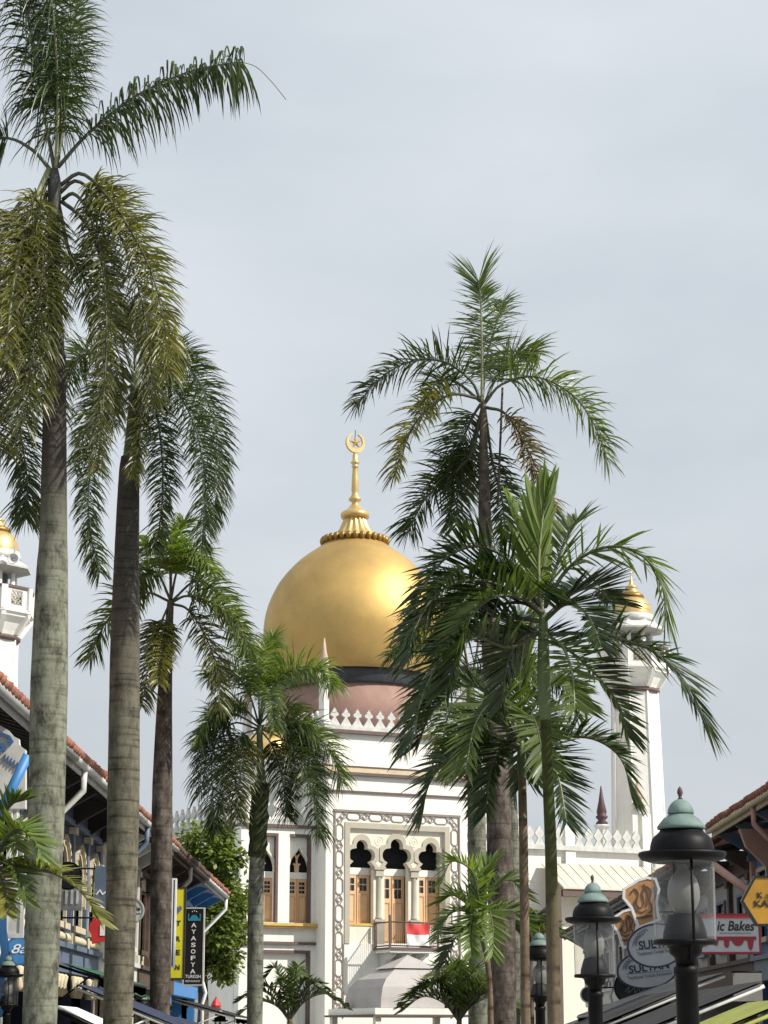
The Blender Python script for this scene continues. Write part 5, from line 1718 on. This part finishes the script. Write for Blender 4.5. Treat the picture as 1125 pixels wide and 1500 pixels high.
# grey board hung before the pink column on the right
pp = at(1095, 1446, 38)
tt = thing('hanging_board', 'plain grey cloth board hung below the bakery sign', 'board', (pp.x, 38, pp.z))
MB().box(-.26, .26, -.03, .03, -.25, .25).build('panel', 'greycloth', tt)
MB().tube([(-.27, 0, .27), (.27, 0, .27)], .02, 6).build('hanger', 'iron', tt)

# ---------------------------------------------------------------- signs
def board(name, label, px, py, D, poly, m, border=None, bw=.03, th=.06, rot=0, rz=0, hang=None):
    """sign board in the x-z plane facing the camera side; poly in metres about its centre"""
    p = at(px, py, D)
    t = thing(name, label, 'sign', p, rz, 'shop signs hung over the street')
    c, s = math.cos(rot), math.sin(rot)
    pl = [(x * c - z * s, x * s + z * c) for x, z in poly]
    MB().plate(pl, [], xz, -th / 2, th / 2).build('panel', m, t)
    if border:
        MB().strip(pl + [pl[0]], bw, xz, -th / 2 - .012, th / 2 + .012).build('border', border, t)
    if hang:
        MB().tube([(0, 0, max(z for x, z in pl) * .9), (hang, 0, max(z for x, z in pl) * .9)], .02, 6).build('arm', 'iron', t)
    return t
def pxm(D):
    return D / F
# AYASOFYA blade sign
D = 70
k = pxm(D)
s = board('blade_sign', 'tall black vertical sign with white letters and blue dome emblem', 284, 1386.5, D, rect(-14 * k, 14 * k, -54 * k, 54 * k), 'signblack', 'greywhite', .045, .14, hang=-1.0)
for i, ch in enumerate('AYASOFYA'):
    letters(s, ch, -.5 * k, (30 - 9.25 * i) * k, (6.5 if ch != 'A' else 7.5) * k, 6.2 * k, -.075, 'lettering', bold=.02)
letters(s, 'TURKISH', 0, -42 * k, 22 * k, 4.6 * k, -.075, 'lettering', bold=.01)
letters(s, 'RESTAURANT', 0, -48.5 * k, 21 * k, 2.8 * k, -.075, 'lettering')
b = MB()
b.plate([(-8 * k, 36 * k), (8 * k, 36 * k), (7.5 * k, 39 * k)] + [(x, z) for x, z in arc(0, 39 * k, 5.5 * k, 10, 170, 8)] + [(-7.5 * k, 39 * k)], [], xz, -.09, -.06)
for x in (-8.4, 8.4):
    b.plate(rect((x - .7) * k, (x + .7) * k, 36 * k, 46 * k), [], xz, -.09, -.06)
b.build('emblem', 'signteal', s)
b = MB()
for x, z in ((-3, 49), (0, 50), (3, 49)):
    b.lathe([(.0, -.02), (.02, 0), (0, .02)], 6, (x * k, -.08, z * k))
b.build('emblem_star', 'lettering', s)
# yellow blade sign
D = 62
k = pxm(D)
s = board('blade_sign', 'tall yellow vertical sign with black letters behind the dark trunk', 257, 1367, D, rect(-13 * k, 13 * k, -64 * k, 64 * k), 'signyellow', 'letterblack', .05, .14, hang=-1.0)
for ch, y in (('T', 1353), ('R', 1375), ('E', 1394), ('N', 1415)):
    letters(s, ch, 4.2 * k, (1367 - y) * k, 7 * k, 7 * k, -.075, 'letterblack', bold=.03)
b = MB()
b.plate([(3 * k, 27 * k), (9 * k, 34 * k), (8 * k, 38 * k), (5 * k, 38 * k), (3 * k, 36 * k), (1 * k, 38 * k), (-2 * k, 38 * k), (-3 * k, 34 * k)], [], xz, -.09, -.06)
b.build('emblem', 'slateblue', s)
D = 60
k = pxm(D)
s = board('blade_sign', 'narrow white-edged vertical sign overlapping the yellow one', 254, 1352, D, rect(-2.5 * k, 2.5 * k, -62 * k, 62 * k), 'slateblue', 'lettering', .05, .1, hang=-.8)
# round grey sign
D = 50.5
k = pxm(D)
s = board('round_sign', 'round pale grey sign half behind the olive-grey trunk', 192, 1334, D, arc(0, 0, 18 * k, 0, 354, 40), 'greywhite', 'shutter', .03, .1, hang=-1.1)
letters(s, 'el.Ba', 5 * k, 3 * k, 18 * k, 5 * k, -.055, 'letterblack', bold=.02)
MB().strip([(-4 * k, -4 * k), (14 * k, -4 * k)], .02, xz, -.06, -.04).build('rule', 'lettergrey', s)
# red sign
D = 46
k = pxm(D)
s = board('shaped_sign', 'bright red cut-out sign with white lettering left of the olive trunk', 149, 1364, D, [(-16 * k, 12 * k), (-10 * k, 20 * k), (4 * k, 17 * k), (14 * k, 21 * k), (20 * k, 8 * k), (18 * k, -18 * k), (4 * k, -14 * k), (-13 * k, -18 * k), (-15 * k, -4 * k), (-19 * k, 2 * k)], 'red', None, .03, .1, hang=-1.1)
letters(s, 'li', 6 * k, 1 * k, 16 * k, 15 * k, -.055, 'lettering', bold=.05)
# dark round sign
D = 44
k = pxm(D)
s = board('round_sign', 'dark round sign with rust letters against the navy shophouse', 100, 1283, D, arc(0, 0, 19 * k, 0, 354, 40), 'signblack', 'iron', .03, .1, hang=-1.1)
letters(s, 'CO', 0, 4 * k, 20 * k, 8 * k, -.055, 'rust', bold=.02)
MB().box(-12 * k, 14 * k, -.08, -.055, -5 * k, -3.5 * k).build('underline', 'rust', s)
# grey boards beside it
for px, py, D, wd, ht, lb in ((104, 1312, 44.5, 32, 42, 'grey board with white slots under the dark round sign'), (150, 1300, 47, 22, 60, 'blue-grey board behind the yellowing palm frond')):
    k = pxm(D)
    s = board('panel_sign', lb, px, py, D, rect(-wd / 2 * k, wd / 2 * k, -ht / 2 * k, ht / 2 * k), 'slateblue' if px == 150 else 'grey', None, .02, .08, hang=-1.2)
    b = MB()
    for i in range(3):
        b.box((-8 + 8 * i) * k, (-5 + 8 * i) * k, -.06, -.03, -12 * k, 8 * k)
    if px != 150:
        b.build('white_slots', 'lettering', s)
    else:
        MB().strip([(-8 * k, -10 * k), (-3 * k, -4 * k), (1 * k, -10 * k), (7 * k, -5 * k)], .03, xz, -.05, -.03).build('script_flourish', 'lettering', s)
# blue round sign
D = 39.5
k = pxm(D)
s = board('round_sign', 'blue round sign with white script above the lower left lamp', 30, 1392, D, arc(0, 0, 20 * k, 0, 354, 40), 'blue', 'deepblue', .03, .1, hang=-.6)
letters(s, '8a', -1 * k, 2 * k, 22 * k, 13 * k, -.055, 'lettering', .3)
# oval restaurant signs with shaped tops
for (px, py, rx, ry, cx, cy, cw, chh, D, lb, lb2) in (
        (961, 1385, 41, 30, 941, 1324, 27, 34, 45, 'nearer oval pale sign reading SULTAN, behind the largest lamp', 'nearer tan crown-shaped sign with white outline above the oval sign'),
        (948, 1420, 43, 26, 917, 1362, 19, 26, 49, 'farther oval pale sign reading SULTAN, lower and partly overlapped', 'smaller tan crown-shaped sign beside the nearer one')):
    k = pxm(D)
    rot = R(7)
    ov = [(rx * k * math.cos(a * PI / 30), ry * k * math.sin(a * PI / 30)) for a in range(60)]
    s = board('oval_sign', lb, px, py, D, ov, 'signwhite', 'navy', .035, .1, rot, hang=1.5)
    letters(s, 'SULTAN', 2 * k, 3 * k, rx * 1.35 * k, ry * .42 * k, -.055, 'navy', bold=.025, rot=rot)
    letters(s, 'Traditional Turkish Restaurant', 3 * k, -8.5 * k, rx * 1.5 * k, ry * .17 * k, -.055, 'lettergrey', rot=rot)
    MB().strip([(-rx * .72 * k, -6.5 * k), (rx * .78 * k, -1.5 * k)], .012, xz, -.06, -.04).build('rule', 'lettergrey', s)
    b = MB()
    for i in range(9):
        a = R(118 + 7.5 * i)
        b.strip(arc(rx * .76 * k * math.cos(a), ry * .76 * k * math.sin(a), 2.6 * k, i * 40, i * 40 + 250, 6), .018, xz, -.06, -.04)
    b.build('scroll_ornament', 'lettergrey', s)
    s2 = board('shaped_sign', lb2, cx, cy, D + .25, [(x * k, z * k) for x, z in ((-cw * .42, -chh * .95), (-cw * .5, -chh * .6), (-cw * .62, -chh * .1), (-cw * .95, chh * .35), (-cw * .85, chh * .72), (-cw * .45, chh * .85), (0, chh), (cw * .45, chh * 1.05), (cw * .9, chh * .95), (cw * 1.0, chh * .5), (cw * .75, chh * .0), (cw * .7, -chh * .5), (cw * .75, -chh * .75))], 'signtan', 'lettering', .055, .1, R(8), hang=1.6)
    b = MB()
    for run in (((-.62, .42), (-.42, .62), (-.22, .40), (-.34, .02), (-.12, -.18), (.08, .05), (.0, .45), (.22, .72), (.48, .5), (.38, .1), (.52, -.2), (.34, -.38)),
                ((-.30, .20), (-.46, .0), (-.36, -.25), (-.05, -.36), (.2, -.24)), ((.62, .72), (.74, .42), (.60, .12)), ((.1, .8), (.3, .35), (.2, -.1))):
        cv = bez([Vector((x * cw * k, z * chh * k, 0)) for x, z in run], len(run) * 3)
        b.strip([(q.x, q.y) for q in cv], .028, xz, -.065, -.04)
    b.strip([(-.35 * cw * k, -.6 * chh * k), (.45 * cw * k, -.5 * chh * k)], .05, xz, -.065, -.04)
    b.build('calligraphy', 'brown', s2)
# black round sign under the ovals
D = 50
k = pxm(D)
s = board('round_sign', 'black round sign with white script below the oval signs', 934, 1446, D, [(33 * k * math.cos(a * PI / 24), 27 * k * math.sin(a * PI / 24)) for a in range(48)], 'signblack', 'iron', .03, .1, hang=1.4)
sq = bez([Vector((x * k, z * k, 0)) for x, z in ((-18, -6), (-12, 1), (-14, -8), (-6, -2), (-4, -8), (1, -1), (3, -7), (8, -3), (12, -5))], 40)
MB().strip([(q.x, q.y) for q in sq], .02, xz, -.06, -.04).build('script_flourish', 'lettergrey', s)
D = 56
k = pxm(D)
s = board('round_sign', 'small dark round sign with pale rim behind the mid-size lamp', 862, 1457, D, arc(0, 0, 11 * k, 0, 352, 30), 'signblack', 'greywhite', .03, .1, hang=1.4)
# bakery sign
D = 41
k = pxm(D)
s = board('bakery_sign', 'white rectangular bakery sign with dripping red icing and maroon frame', 1062, 1368, D, rect(-49 * k, 49 * k, -27 * k, 27 * k), 'signwhite', 'maroon', .04, .12, R(0), hang=1.3)
letters(s, 'ic Bakes', 15 * k, 11 * k, 54 * k, 14 * k, -.065, 'letterblack', .25, .02)
MB().strip([(-8 * k, .8 * k), (36 * k, .8 * k)], .012, xz, -.068, -.05).build('rule', 'lettergrey', s)
dr = [(-44, -4), (44, -4), (43, -9), (40, -9)] + [(38, -20), (35, -24), (32, -20), (31, -10), (26, -9), (24, -14), (20, -17), (14, -17), (10, -13), (8, -9), (5, -10), (4, -18), (1, -20), (-2, -18), (-3, -9), (-10, -9), (-12, -16), (-16, -17), (-18, -10), (-26, -9), (-28, -18), (-31, -18), (-33, -9), (-44, -9)]
MB().plate([(x * k, z * k) for x, z in dr], [], xz, -.08, -.055).build('icing_drips', 'maroon', s)
MB().box(-46 * k, 40 * k, -.09, -.055, 22 * k, 25 * k).build('top_stripe', 'red', s)
# hexagonal amber sign
D = 37.5
k = pxm(D)
hx = [(-39, 0), (-19, 34), (28, 34), (47, 0), (28, -34), (-19, -34)]
s = board('hexagonal_sign', 'amber hexagonal sign with black letters at the right edge', 1126, 1320, D, [(x * k, z * k) for x, z in hx], 'signorange', 'signblack', .04, .12, hang=1.1)
letters(s, 'K', -13 * k, 8 * k, 8 * k, 8 * k, -.065, 'letterblack', bold=.03)
letters(s, 'KABA', -2 * k, -4 * k, 40 * k, 9 * k, -.065, 'letterblack', bold=.03)
MB().plate([(-3 * k, 4 * k), (2 * k, 3 * k), (6 * k, 7 * k), (5 * k, 12 * k), (1 * k, 9 * k), (-3 * k, 10 * k)], [], xz, -.085, -.055).build('leaf_emblem', 'crowngreen', s)
